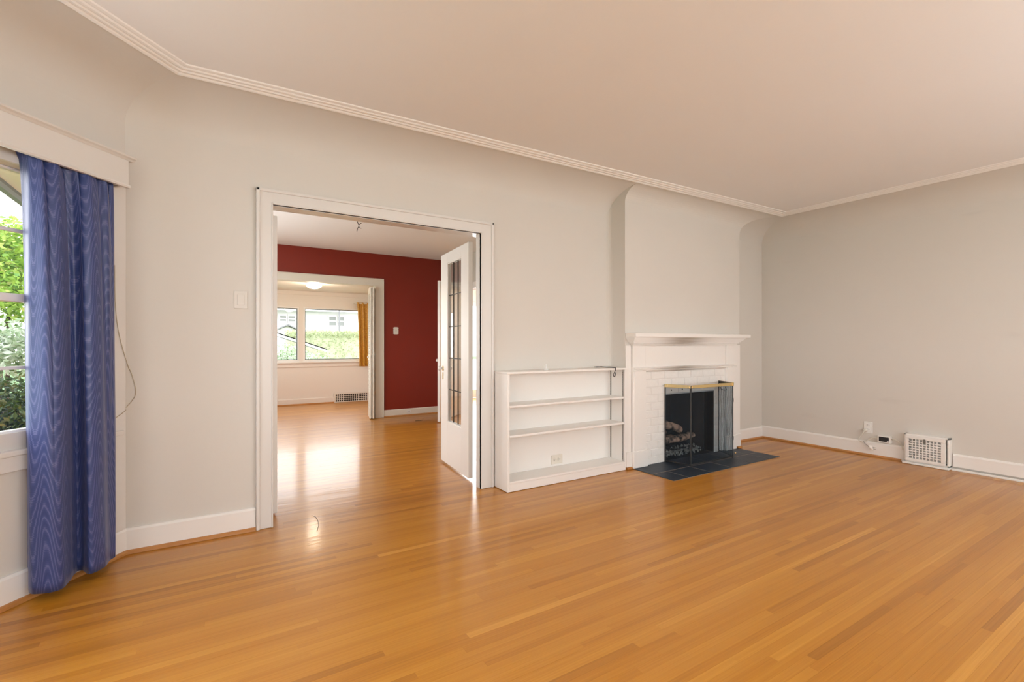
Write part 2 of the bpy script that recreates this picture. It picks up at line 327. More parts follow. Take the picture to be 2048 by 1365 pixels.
# ------------------------------------------------------------------ mesh builder
class MB:
    def __init__(s): s.v = []; s.f = []; s.uv = None; s.tone = None
    def add(s, vs, fs):
        o = len(s.v); s.v += [Vector(p) for p in vs]; s.f += [[i + o for i in f] for f in fs]; return s
    def box(s, x0, x1, y0, y1, z0, z1, fn=None):
        if x0 > x1: x0, x1 = x1, x0
        if y0 > y1: y0, y1 = y1, y0
        if z0 > z1: z0, z1 = z1, z0
        vs = [(x, y, z) for z in (z0, z1) for y in (y0, y1) for x in (x0, x1)]
        fs = [(0, 2, 3, 1), (4, 5, 7, 6), (0, 1, 5, 4), (2, 6, 7, 3), (0, 4, 6, 2), (1, 3, 7, 5)]
        if fn: vs = [fn(*p) for p in vs]
        return s.add(vs, fs)
    def bbox(s, x0, x1, y0, y1, z0, z1, b=0.003, seg=1, fn=None):
        bm = bmesh.new(); bmesh.ops.create_cube(bm, size=1)
        for v in bm.verts:
            v.co = Vector(((x0 + x1) / 2 + v.co.x * abs(x1 - x0), (y0 + y1) / 2 + v.co.y * abs(y1 - y0), (z0 + z1) / 2 + v.co.z * abs(z1 - z0)))
        b = min(b, abs(x1 - x0) * .45, abs(y1 - y0) * .45, abs(z1 - z0) * .45)
        bmesh.ops.bevel(bm, geom=bm.edges[:], offset=b, segments=seg, affect='EDGES', profile=0.5)
        bm.verts.index_update()
        vs = [tuple(v.co) for v in bm.verts]
        if fn: vs = [fn(*p) for p in vs]
        s.add(vs, [[v.index for v in f.verts] for f in bm.faces]); bm.free(); return s
    def prism(s, prof, a, b, axis='x', fn=None):
        """closed 2-D profile extruded between a and b along axis; profile is (other two axes in order)"""
        n = len(prof)
        def P(t, p):
            return (t, p[0], p[1]) if axis == 'x' else ((p[0], t, p[1]) if axis == 'y' else (p[0], p[1], t))
        vs = [P(a, p) for p in prof] + [P(b, p) for p in prof]
        if fn: vs = [fn(*p) for p in vs]
        fs = [(i, (i + 1) % n, (i + 1) % n + n, i + n) for i in range(n)] + [tuple(range(n))[::-1], tuple(range(n, 2 * n))]
        return s.add(vs, fs)
    def tube(s, pts, r, n=8, closed=False):
        pts = [Vector(p) for p in pts]; rings = []
        for i, p in enumerate(pts):
            d = (pts[min(i + 1, len(pts) - 1)] - pts[max(i - 1, 0)]).normalized()
            ref = Vector((0, 0, 1)) if abs(d.z) < 0.9 else Vector((1, 0, 0))
            a = d.cross(ref).normalized(); c = d.cross(a)
            rr = r[i] if isinstance(r, (list, tuple)) else r
            rings.append([p + (a * math.cos(2 * math.pi * k / n) + c * math.sin(2 * math.pi * k / n)) * rr for k in range(n)])
        vs = [q for ring in rings for q in ring]
        fs = [(i * n + k, i * n + (k + 1) % n, (i + 1) * n + (k + 1) % n, (i + 1) * n + k) for i in range(len(pts) - 1) for k in range(n)]
        fs += [tuple(range(n))[::-1], tuple(range((len(pts) - 1) * n, len(pts) * n))]
        return s.add(vs, fs)
    def lathe(s, prof, n=20, fn=None):
        """profile of (r, h) revolved round local z, ends capped by r=0"""
        vs = [(r * math.cos(2 * math.pi * k / n), r * math.sin(2 * math.pi * k / n), h) for r, h in prof for k in range(n)]
        if fn: vs = [fn(*p) for p in vs]
        fs = [(i * n + k, i * n + (k + 1) % n, (i + 1) * n + (k + 1) % n, (i + 1) * n + k) for i in range(len(prof) - 1) for k in range(n)]
        return s.add(vs, fs)
    def grid(s, rows):
        m = len(rows[0]); vs = [p for r in rows for p in r]
        fs = [(i * m + j, i * m + j + 1, (i + 1) * m + j + 1, (i + 1) * m + j) for i in range(len(rows) - 1) for j in range(m - 1)]
        return s.add(vs, fs)

FRAME = {}
def link(name, mb, m, parent=None, smooth=False, recalc=True):
    inv = Matrix.Identity(4)
    if parent is not None and parent.name in FRAME: inv = FRAME[parent.name]
    me = bpy.data.meshes.new(name)
    me.from_pydata([tuple(inv @ v) for v in mb.v], [], mb.f)
    if recalc:
        bm = bmesh.new(); bm.from_mesh(me); bmesh.ops.recalc_face_normals(bm, faces=bm.faces[:]); bm.to_mesh(me); bm.free()
    if mb.uv:
        l = me.uv_layers.new(name='UVMap')
        for lp in me.loops: l.data[lp.index].uv = mb.uv[lp.vertex_index]
    if mb.tone is not None:
        a = me.attributes.new('tone', 'FLOAT', 'POINT')
        a.data.foreach_set('value', mb.tone if len(mb.tone) == len(mb.v) else [mb.tone[0]] * len(mb.v))
    me.materials.append(m)
    if smooth:
        for p in me.polygons: p.use_smooth = True
        try: me.set_sharp_from_angle(angle=R(35))
        except Exception: pass
    o = bpy.data.objects.new(name, me); COL.objects.link(o)
    if parent is not None:
        o.parent = parent; FRAME[o.name] = inv
    return o

def tag(o, label=None, cat=None, group=None, kind=None):
    if label: o['label'] = label
    if cat: o['category'] = cat
    if group: o['group'] = group
    if kind: o['kind'] = kind
    return o

def thing(name, label, cat, loc=(0, 0, 0), rz=0.0, group=None, kind=None):
    o = bpy.data.objects.new(name, None); COL.objects.link(o)
    o.empty_display_size = 0.1
    o.location = loc; o.rotation_euler = (0, 0, rz)
    FRAME[o.name] = (Matrix.Translation(Vector(loc)) @ Matrix.Rotation(rz, 4, 'Z')).inverted()
    return tag(o, label, cat, group, kind)

def struct(name, mb, m, label, cat, smooth=False):
    return tag(link(name, mb, m, None, smooth), label, cat, None, 'structure')

# ------------------------------------------------------------------ room shell
WY = 3.571; WX = 6.08; ZC = 2.74
PER = [  # wall corner, ceiling moulding corner
    ((WX, -2.40), (5.75, -2.08)),
    ((WX, WY), (5.745, 3.130)),
    ((-0.409, WY), (-0.145, 3.270)),
    (tuple(B(2.35, 0, 0).xy), tuple((B(2.35, 0, 0) + Vector((0.30, -0.13, 0))).xy)),
    ((B(2.35, 0, 0).x, -2.40), (B(2.35, 0, 0).x + 0.30, -2.08)),
]
XL = B(2.35, 0, 0).x
def cove(mb, i, j, n=14, t0=0.0, t1=1.0):
    (wa, ca), (wb, cb) = PER[i], PER[j]
    rows = []
    for k in range(n + 1):
        th = math.pi / 2 * k / n
        z = 2.50 + 0.222 * math.sin(th); c = 1 - math.cos(th)
        row = []
        for t in (t0, t1):
            w = Vector(wa).lerp(Vector(wb), t); q = Vector(ca).lerp(Vector(cb), t)
            p = w.lerp(q, c * 1.02); row.append((p.x, p.y, z))
        rows.append(row)
    mb.grid(rows)
OX0, OX1, OZ = 0.364, 1.928, 2.14; JX0, JX1 = 0.330, 1.962       # cased opening to the dining room
FX0, FX1 = 3.93, 4.80                   # hole behind the firebox
# back wall
wb = MB()
wb.box(-0.409, JX0, WY, 3.69, 0, 2.5); wb.box(JX1, FX0, WY, 3.69, 0, 2.5); wb.box(FX1, WX, WY, 3.69, 0, 2.5)
wb.box(JX0, JX1, WY, 3.69, OZ, 2.5); wb.box(FX0, FX1, WY, 3.69, 0.72, 2.5)
cove(wb, 2, 1)
struct('wall_back', wb, M['wall'], 'warm white plaster back wall with the cased doorway and coved top', 'wall', True)
# right wall
wr = MB(); wr.box(WX, WX + 0.12, -2.4, WY + 0.12, 0, 2.5); cove(wr, 1, 0)
struct('wall_right', wr, M['wall_scuff'], 'scuffed warm white right-hand wall with coved top', 'wall', True)
# bay wall (angled, with window)
WU0, WU1, WZ0, WZ1 = 0.17, 1.95, 0.80, 2.06
bw = MB(); fB = lambda u, n, z: B(u, n, z)
bw.box(-0.02, WU0, -0.12, 0, 0, 2.5, fB); bw.box(WU1, 2.40, -0.12, 0, 0, 2.5, fB)
bw.box(WU0, WU1, -0.12, 0, 0, WZ0, fB); bw.box(WU0, WU1, -0.12, 0, WZ1, 2.5, fB)
cove(bw, 3, 2)
struct('wall_bay', bw, M['wall'], 'angled white wall on the left that holds the garden window', 'wall', True)
# left and front walls (behind the camera) with window openings
wl = MB(); yl = B(2.35, 0, 0).y
wl.box(XL - 0.12, XL, 1.2, yl + 0.08, 0, 2.5); wl.box(XL - 0.12, XL, -2.4, -1.8, 0, 2.5); wl.box(XL - 0.12, XL, -1.8, 1.2, 0, 0.7); wl.box(XL - 0.12, XL, -1.8, 1.2, 2.3, 2.5)
cove(wl, 4, 3)
struct('wall_left', wl, M['wall'], 'white side wall behind the camera on the left', 'wall')
wf = MB()
wf.box(XL - 0.12, -0.4, -2.52, -2.4, 0, 2.5); wf.box(1.8, 2.3, -2.52, -2.4, 0, 2.5); wf.box(4.9, WX + 0.12, -2.52, -2.4, 0, 2.5)
for a, b in ((-0.4, 1.8), (2.3, 4.9)): wf.box(a, b, -2.52, -2.4, 0, 0.7); wf.box(a, b, -2.52, -2.4, 2.3, 2.5)
cove(wf, 0, 4)
struct('wall_front', wf, M['wall'], 'white window wall behind the camera', 'wall')
def plain_window(name, mk, label):
    t = thing(name, label, 'window', (0, 0, 0), kind='structure')
    fr, gl = mk(); link('window_frame', fr, M['trim'], t); link('pane', gl, M['glass'], t)
def mkwin_y(x0, x1, y, z0, z1, nx):
    fr = MB(); gl = MB(); w = (x1 - x0) / nx
    fr.box(x0, x1, y - .03, y + .03, z0, z0 + .05); fr.box(x0, x1, y - .03, y + .03, z1 - .05, z1)
    for i in range(nx + 1): fr.box(x0 + w * i - .025, x0 + w * i + .025, y - .03, y + .03, z0 + .05, z1 - .05)
    gl.box(x0, x1, y - .004, y + .004, z0 + .02, z1 - .02); return fr, gl
plain_window('window_4', lambda: mkwin_y(-0.4, 1.8, -2.46, .7, 2.3, 2), 'two-light white window behind the camera')
plain_window('window_5', lambda: mkwin_y(2.3, 4.9, -2.46, .7, 2.3, 3), 'three-light white window behind the camera on the right')
def mkwin_x(x, y0, y1, z0, z1):
    fr = MB(); gl = MB()
    fr.box(x - .03, x + .03, y0, y1, z0, z0 + .05); fr.box(x - .03, x + .03, y0, y1, z1 - .05, z1)
    for y in (y0 + .025, (y0 + y1) / 2, y1 - .025): fr.box(x - .03, x + .03, y - .025, y + .025, z0 + .05, z1 - .05)
    gl.box(x - .004, x + .004, y0, y1, z0 + .02, z1 - .02); return fr, gl
plain_window('window_6', lambda: mkwin_x(XL - .06, -1.8, 1.2, .7, 2.3), 'white side window behind the camera on the left')

# ceiling
cl = MB(); ring = [c for _, c in PER]
cl.add([(x, y, ZC) for x, y in ring] + [(x, y, ZC + .1) for x, y in ring], [(0, 1, 2, 3, 4), (9, 8, 7, 6, 5)] + [(i, (i + 1) % 5, (i + 1) % 5 + 5, i + 5) for i in range(5)])
struct('ceiling', cl, M['ceiling'], 'smooth warm white plaster ceiling of the living room', 'ceiling')
# attic slab above coves keeps daylight out
sl = MB(); sl.box(XL - .2, WX + .2, -2.6, 3.72, 2.80, 2.9)
struct('ceiling_slab', sl, M['ceiling'], 'structural slab hidden above the plaster ceiling', 'ceiling')

# ceiling moulding: three beads on a flat band, following the cove edge
def inward(i, d):
    """ceiling-moulding corner moved d into the room"""
    n = len(PER); p = Vector(PER[i][1]); a = Vector(PER[i - 1][1]); b = Vector(PER[(i + 1) % n][1])
    d1 = (p - a).normalized(); d2 = (b - p).normalized()
    n1 = Vector((-d1.y, d1.x)); n2 = Vector((-d2.y, d2.x))
    bis = (n1 + n2).normalized(); return p + bis * (d / bis.dot(n1))
tm = MB()
CPROF = [(-.012, 2.742), (-.012, 2.716), (.002, 2.708), (.014, 2.712), (.022, 2.722), (.030, 2.716), (.042, 2.716), (.050, 2.726), (.058, 2.721), (.072, 2.722), (.080, 2.731), (.090, 2.728), (.106, 2.731), (.112, 2.742)]
for i in range(5):
    j = (i + 1) % 5
    rows = [[tuple(inward(k, d)) + (2.742 - (2.742 - z) * .75,) for k in (i, j)] for d, z in CPROF]
    tm.grid(rows)
struct('trim_1', tm, M['crown'], 'beaded white moulding running round the ceiling', 'moulding')

# chimney breast
BX0, BX1, BY = 3.402, 5.253, 3.357
br = MB(); pr_ = []
zt = 2.722
pts = [(BX0, 0.0)]
pts = [(BX0, 0), (BX0, zt)]
# right shoulder flares out under the ceiling
for k in range(13):
    th = math.pi / 2 * (1 - k / 12)
    pts.append((BX1 + 0.50 * (1 - math.cos(th)), 2.46 + 0.245 * math.sin(th)))
pts.insert(2, (BX1 + 0.50, zt))
front = [p for p in pts]
# outline minus the firebox hole: three pieces
HX0, HX1, HZ = 3.95, 4.775, 0.76
br.prism([(BX0, 0), (BX0, 0.95), (HX0, 0.95), (HX0, 0)], BY, WY + .02, 'y', lambda x, y, z: (x, y, z))
br.prism([(HX1, 0), (HX1, 0.95), (BX1, 0.95), (BX1, 0)], BY, WY + .02, 'y')
br.prism([(HX0, HZ), (HX0, 0.95), (HX1, 0.95), (HX1, HZ)], BY, WY + .02, 'y')
up = [(BX0, 0.95), (BX0, 2.46), (BX1, 2.46), (BX1, 0.95)]
br.prism(up, BY, WY + .02, 'y')
rows, side_l, side_r = [], [], []
for k in range(17):
    th = math.pi / 2 * k / 16; z = 2.46 + .262 * math.sin(th)
    xr = BX1 + .50 * (1 - math.cos(th))
    fwd = max(0.0, (z - 2.58) / .142); fwd = 1 - math.sqrt(max(0, 1 - fwd * fwd))
    ycr = lambda x: 3.27 - .140 * (x + .145) / 5.89
    row = []
    for q in range(9):
        x = BX0 + (xr - BX0) * q / 8; row.append((x, BY - (BY - ycr(x)) * fwd, z))
    rows.append(row); side_l.append([row[0], (BX0, WY + .02, z)]); side_r.append([row[-1], (xr, WY + .02, z)])
br.grid(rows); br.grid(side_l); br.grid(side_r)
# soft inside corner on the left return
fil = [(BX0 + .001, WY), (BX0 + .001, WY - .045)] + [(BX0 - .045 + .045 * math.cos(a), WY - .045 + .045 * math.sin(a)) for a in (R(0), R(22), R(45), R(68), R(90))] 
br.prism([(p[0], p[1]) for p in fil], 0.99, 2.6, 'z')
struct('wall_breast', br, M['wall'], 'plain plaster chimney breast above the white mantel', 'wall')

# ------------------------------------------------------------------ floors
fb = MB(); fb.box(XL - .2, WX + .12, -2.5, 10.45, -0.10, -0.012)
floor = struct('floor', fb, M['shoe'], 'glossy honey-orange strip wood floor running through the rooms', 'floor')
PW = 0.038
def plank_mb(x0, x1, y0, y1, tone, mb=None):
    m = mb or MB(); g = 0.00012; dz = random.uniform(-.00012, .00012)
    m.box(x0 + g, x1 - g, y0 + g, y1 - g, -0.011, dz)
    if m.tone is None: m.tone = []
    m.tone += [tone] * 8
    return m
F2 = (math.sin(R(32.2)), math.cos(R(32.2))); R2 = (math.cos(R(32.2)), -math.sin(R(32.2)))
def in_view(x, y):
    d = x * F2[0] + y * F2[1]; r = x * R2[0] + y * R2[1]
    return d > 1.6 and abs(r / d) < 1.10
planks = []; y = -2.4
bay_x = lambda y: -0.409 + (y - WY) * (BW.x / BW.y) if y > B(2.35, 0, 0).y else XL
row = 0
while y < 10.40:
    y1 = y + PW
    if y < WY + .06: xa, xb = bay_x(min(max(y, y1), WY)) - .06, WX
    elif y < 7.9: xa, xb = -0.3, 5.4
    else: xa, xb = -0.3, 5.4
    x = xa - random.uniform(0, 1.2)
    while x < xb:
        L_ = random.choice((0.7, 0.95, 1.2, 1.5, 1.9, 2.3)) * random.uniform(.85, 1.15)
        x0, x1 = max(x, xa), min(x + L_, xb)
        if x1 - x0 > 0.02:
            tn = min(1, max(0, random.gauss(0.50, 0.17)))
            if random.random() < 0.06: tn = random.uniform(0.85, 1.0)
            if random.random() < 0.06: tn = random.uniform(0.0, 0.12)
            planks.append((x0, x1, y, y1, tn))
        x += L_
    y = y1
single, rest = [], MB()
cand = []
for p in planks:
    cxm = (p[0] + p[1]) / 2; cym = (p[2] + p[3]) / 2
    vis = max(1 if in_view(p[0] + (p[1] - p[0]) * k / 6, cym) else 0 for k in range(7))
    dist = min(math.hypot(p[0] + (p[1] - p[0]) * k / 6, cym) for k in range(7) if in_view(p[0] + (p[1] - p[0]) * k / 6, cym)) if vis else 99
    cand.append((-(p[1] - p[0]) / dist ** 2 if vis and cym < 3.6 else 1, p))
cand.sort(key=lambda c: c[0])
for i, (s, p) in enumerate(cand):
    if i < 298 and s < 0: link('plank', plank_mb(*p), M['floor'], floor, recalc=False)
    else: plank_mb(*p, mb=rest)
o = link('plank_field', rest, M['floor'], floor, recalc=False); o['kind'] = 'stuff'

# ------------------------------------------------------------------ baseboards
def base_y(name, x0, x1, yw, label, m=None, shoe=True, h=0.145):
    t = thing(name, label, 'baseboard', (x0, yw, 0), kind='structure')
    b = MB(); b.prism([(yw, .002), (yw - .02, .002), (yw - .02, h - .012), (yw - .012, h), (yw, h)], x0, x1, 'x')
    link('board', b, m or M['trim'], t)
    if shoe:
        q = MB(); q.prism([(yw - .02, 0.001), (yw - .038, 0.001), (yw - .036, .012), (yw - .030, .019), (yw - .02, .022)], x0, x1, 'x')
        link('shoe_moulding', q, M['shoe'], t)
    return t
base_y('baseboard_back', -0.400, 0.262, WY, 'white baseboard with orange oak shoe, left of the doorway')
base_y('baseboard_alcove', BX1, WX - .02, WY, 'short white baseboard in the niche right of the fireplace')
t = thing('baseboard_bay', 'white baseboard under the garden window, behind the blue curtain', 'baseboard', tuple(B(0, 0, 0)), kind='structure')
b = MB(); b.prism([(0, .002), (.02, .002), (.02, .133), (.012, .145), (0, .145)], 0.0, 2.34, 'x', fB); link('board', b, M['trim'], t)
q = MB(); q.prism([(.02, .001), (.038, .001), (.036, .012), (.030, .019), (.02, .022)], 0.01, 2.33, 'x', fB); link('shoe_moulding', q, M['shoe'], t)
t = thing('baseboard_right', 'white baseboard along the right-hand wall', 'baseboard', (WX, 2.04, 0), kind='structure')
b = MB()
for a, c, zb in ((2.045, WY, .002), (-2.38, 1.668, .034)): b.prism([(WX, zb), (WX - .02, zb), (WX - .02, .14), (WX - .012, .155), (WX, .155)], a, c, 'y')
link('board', b, M['trim'], t)
q = MB(); q.prism([(WX - .02, .001), (WX - .038, .001), (WX - .036, .012), (WX - .030, .019), (WX - .02, .022)], 2.075, WY, 'y')
link('shoe_moulding', q, M['shoe'], t)
rc = MB(); rc.prism([(WX - .024, .001), (WX - .046, .001), (WX - .046, .012), (WX - .040, .018), (WX - .024, .018)], -2.38, 1.672, 'y')
tag(link('cable_raceway', rc, M['whitepl']), 'thin white cable strip on the floor along the right-hand wall', 'cable strip')

# ------------------------------------------------------------------ cased opening and French doors
t = thing('trim_2', 'white painted casing and jambs round the wide doorway', 'door casing', (1.15, WY, 0), kind='structure')
def casing_leg(x0, x1, out):
    b = MB(); yf = WY - .026
    b.bbox(x0, x1, yf, WY, 0.001, 2.235, .003)
    xa, xb = (x0, x0 + .018) if out < 0 else (x1 - .018, x1)
    b.bbox(xa - (.004 if out < 0 else 0), xb + (.004 if out > 0 else 0), yf - .012, WY, 0.001, 2.239, .005, 2)
    xi, xj = (x1 - .012, x1) if out < 0 else (x0, x0 + .012)
    b.bbox(xi, xj, yf - .005, WY, 0.001, OZ + .012, .003)
    return b
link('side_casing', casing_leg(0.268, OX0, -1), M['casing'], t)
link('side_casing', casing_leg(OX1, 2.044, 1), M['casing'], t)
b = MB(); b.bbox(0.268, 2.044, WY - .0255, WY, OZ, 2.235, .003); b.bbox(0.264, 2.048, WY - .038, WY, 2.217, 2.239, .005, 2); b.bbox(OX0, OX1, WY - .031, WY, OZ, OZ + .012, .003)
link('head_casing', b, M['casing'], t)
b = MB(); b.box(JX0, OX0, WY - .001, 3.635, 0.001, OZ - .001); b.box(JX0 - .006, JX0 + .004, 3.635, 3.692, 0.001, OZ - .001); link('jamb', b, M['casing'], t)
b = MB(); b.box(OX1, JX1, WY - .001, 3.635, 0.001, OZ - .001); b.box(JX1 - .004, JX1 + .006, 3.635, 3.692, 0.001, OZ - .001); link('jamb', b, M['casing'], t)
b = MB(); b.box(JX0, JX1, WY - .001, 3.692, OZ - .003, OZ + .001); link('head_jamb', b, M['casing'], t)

def knob(fn, mk, rose=True):
    k = MB(); k.lathe([(0, .052), (.014, .051), (.022, .043), (.024, .034), (.021, .024), (.012, .018), (.009, .010), (.009, .0)], 14, fn)
    rs = MB(); rs.lathe([(0, .004), (.024, .004), (.026, .0)], 16, fn)
    return k, rs

def french_leaf(name, label, hinge, ang, flip):
    """leaf in its own frame: x along the width from the hinge, y thickness, z up"""
    t = thing(name, label, 'door', (hinge[0], hinge[1], 0.02), ang, kind='structure')
    FR = Matrix.Translation(Vector((hinge[0], hinge[1], 0.02))) @ Matrix.Rotation(ang, 4, 'Z')
    W = lambda x, y, z: FR @ Vector((x, y if flip > 0 else -y, z))
    Wd, H, T = 0.785, 2.10, 0.042
    s0, s1 = 0.19, Wd - 0.195            # hinge side and free side stiles
    g0, g1 = 0.42, 1.995
    b = MB(); b.bbox(0, s0, 0, T, 0, H, .002, 1, W); link('hinge_stile', b, M['trim'], t)
    b = MB(); b.bbox(s1, Wd, 0, T, 0, H, .002, 1, W); link('lock_stile', b, M['trim'], t)
    b = MB(); b.bbox(s0, s1, 0, T, 0, g0, .002, 1, W); link('bottom_rail', b, M['trim'], t)
    b = MB(); b.bbox(s0, s1, 0, T, g1, H, .002, 1, W); link('top_rail', b, M['trim'], t)
    bd = MB()
    for y0, y1 in ((.004, .014), (T - .014, T - .004)):
        bd.box(s0, s0 + .010, y0, y1, g0, g1, W); bd.box(s1 - .010, s1, y0, y1, g0, g1, W)
        bd.box(s0, s1, y0, y1, g0, g0 + .010, W); bd.box(s0, s1, y0, y1, g1 - .010, g1, W)
    link('glazing_bead', bd, M['trim'], t)
    ym = T / 2; cm = MB(); nx, nz = 3, 5
    dx = (s1 - s0 - .02) / nx; dz = (g1 - g0 - .02) / nz
    for i in range(1, nx): cm.box(s0 + .01 + dx * i - .004, s0 + .01 + dx * i + .004, ym - .005, ym + .005, g0 + .01, g1 - .01, W)
    for j in range(1, nz): cm.box(s0 + .01, s1 - .01, ym - .005, ym + .005, g0 + .01 + dz * j - .004, g0 + .01 + dz * j + .004, W)
    link('came', cm, M['lead'], t)
    for i in range(nx):
        for j in range(nz):
            p = MB(); p.box(s0 + .01 + dx * i + .003, s0 + .01 + dx * (i + 1) - .003, ym - .0015, ym + .0015, g0 + .01 + dz * j + .003, g0 + .01 + dz * (j + 1) - .003, W)
            link('pane', p, M['oldglass'], t)
    for sgn in (-1, 1):
        fn = lambda x, y, z, sgn=sgn: W(Wd - .065 + x, (T if sgn > 0 else 0) + sgn * z, .945 + y)
        k, rs = knob(fn, None)
        ro = link('knob_rose', rs, M['brass'], t, True); kk = link('knob', k, M['crystal'], t, True)
    kp = MB(); kp.bbox(Wd - .083, Wd - .047, -.002, T + .002, .83, .905, .004, 1, W); link('keyhole_plate', kp, M['brass'], t)
    return t
ang = math.atan2(0.778, 0.082)
french_leaf('door_1', 'open white French door with leaded glass panes at the right of the doorway', (1.950, 3.820), ang, -1)
french_leaf('door_2', 'white French door swung open behind the left jamb, seen on edge', (0.414, 3.775), math.atan2(0.78, -0.02), 1)

# ------------------------------------------------------------------ dining room
DZ = 2.68; RY = 7.84; DX = 3.60
d = MB(); d.box(-.42, DX + .12, 3.69, RY + .12, DZ, DZ + .1)
struct('ceiling_dining', d, M['ceiling'], 'white dining room ceiling with bare wires hanging from it', 'ceiling')
d = MB(); dx0 = 0.15; dx1 = 2.305; dzh = 2.163
d.box(-.42, dx0, RY, RY + .12, 0, DZ); d.box(dx1, DX + .12, RY, RY + .12, 0, DZ); d.box(dx0, dx1, RY, RY + .12, dzh, DZ)
struct('wall_red', d, M['red'], 'dark red dining room wall beyond the doorway', 'wall')
d = MB(); d.box(-.42, -.30, 3.69, 4.8, 0, DZ); d.box(-.42, -.30, 7.0, RY, 0, DZ); d.box(-.42, -.30, 4.8, 7.0, 0, .8); d.box(-.42, -.30, 4.8, 7.0, 2.2, DZ)
struct('wall_dining_left', d, M['wall'], 'white dining room wall out of sight to the left', 'wall')
plain_window('window_7', lambda: mkwin_x(-.36, 4.8, 7.0, .8, 2.2), 'unseen window added to light the dining room from the left')
d = MB(); oy0, oy1, ozh = 6.55, 7.46, 2.10
d.box(DX, DX + .12, 3.69, oy0, 0, DZ); d.box(DX, DX + .12, oy1, RY, 0, DZ); d.box(DX, DX + .12, oy0, oy1, ozh, DZ)
struct('wall_dining_right', d, M['wall'], 'white dining room wall seen through the French door glass', 'wall')
t = thing('trim_3', 'white casing round the side doorway in the dining room', 'door casing', (DX, 7.0, 0), kind='structure')
b = MB(); b.bbox(DX - .02, DX, oy0 - .1, oy0, 0.001, ozh, .003); link('side_casing', b, M['trim'], t)
b = MB(); b.bbox(DX - .02, DX, oy1, oy1 + .1, 0.001, ozh, .003); link('side_casing', b, M['trim'], t)
b = MB(); b.bbox(DX - .02, DX, oy0 - .1, oy1 + .1, ozh, 2.2, .003); link('head_casing', b, M['trim'], t)
# ajar panel door
h0 = Vector((3.575, 7.43, 0)); h1 = Vector((2.990, 6.855, 0)); da = math.atan2(h1.y - h0.y, h1.x - h0.x); dw = (h1 - h0).length
t = thing('door_3', 'plain white door standing ajar in front of the red wall, behind the French door', 'door', (h0.x, h0.y, .012), da, kind='structure')
FD = Matrix.Translation(Vector((h0.x, h0.y, .012))) @ Matrix.Rotation(da, 4, 'Z')
W3 = lambda x, y, z: FD @ Vector((x, y, z))
b = MB(); b.bbox(0, dw, -.02, .02, 0, 2.17, .002, 1, W3); link('slab', b, M['trim'], t)
for zz0, zz1 in ((.22, .95), (1.1, 2.0)):
    for y0 in (-.024, .020):
        f = MB(); 
        f.bbox(.12, dw - .12, y0, y0 + .004, zz0, zz1, .002, 1, W3); link('panel', f, M['trim'], t)
for sgn in (-1, 1):
    fn = lambda x, y, z, sgn=sgn: W3(dw - .07 + x, sgn * (.02 + z), .945 + y)
    k, rs = knob(fn, None); link('knob_rose', rs, M['brass'], t, True); link('knob', k, M['crystal'], t, True)
# hall beyond, with glazed outer door
d = MB(); d.box(DX + .12, 5.5, 6.0, 9.7, 2.45, 2.55); struct('ceiling_hall', d, M['ceiling'], 'white ceiling of the bright side hall', 'ceiling')
d = MB(); d.box(5.4, 5.5, 6.0, 9.7, 0, 2.45); d.box(DX + .12, 5.4, 5.9, 6.0, 0, 2.45); d.box(DX + .12, 4.1, 9.55, 9.67, 0, 2.45); d.box(5.3, 5.4, 9.55, 9.67, 0, 2.45); d.box(4.1, 5.3, 9.55, 9.67, 2.15, 2.45); d.box(DX, DX + .12, RY, 9.6, 0, 2.45)
struct('wall_hall', d, M['cream'], 'cream walls of the bright side hall', 'wall')
t = thing('door_4', 'glazed outer door letting white daylight into the side hall', 'door', (4.1, 9.6, 0), kind='structure')
b = MB()
b.box(4.1, 4.2, 9.58, 9.63, .01, 2.15); b.box(5.2, 5.3, 9.58, 9.63, .01, 2.15); b.box(4.2, 5.2, 9.58, 9.63, .01, .18); b.box(4.2, 5.2, 9.58, 9.63, 2.05, 2.15)
link('stile_and_rail', b, M['trim'], t)
b = MB(); b.box(4.2, 5.2, 9.60, 9.606, .18, 2.05); link('pane', b, M['glass'], t)

# red wall fittings
base_y('baseboard_dining', 2.437, DX, RY, 'cream baseboard below the red wall', M['casing2'], True, 0.118)
t = thing('trim_4', 'cream casing round the opening in the red wall', 'door casing', (1.2, RY, 0), kind='structure')
b = MB(); b.bbox(dx1, 2.437, RY - .02, RY, .001, dzh, .003); b.bbox(2.425, 2.441, RY - .032, RY, .001, 2.257, .004); link('side_casing', b, M['casing2'], t)
b = MB(); b.bbox(.02, dx0, RY - .02, RY, .001, dzh, .003); link('side_casing', b, M['casing2'], t)
b = MB(); b.bbox(.02, 2.437, RY - .02, RY, dzh, 2.27, .003); b.bbox(.02, 2.441, RY - .032, RY, 2.258, 2.274, .004); link('head_casing', b, M['casing2'], t)
b = MB(); b.box(dx1 - .006, dx1 + .001, RY - .015, RY + .13, .001, dzh); b.box(dx0, dx1, RY - .015, RY + .13, dzh - .006, dzh + .001); link('jamb', b, M['casing2'], t)

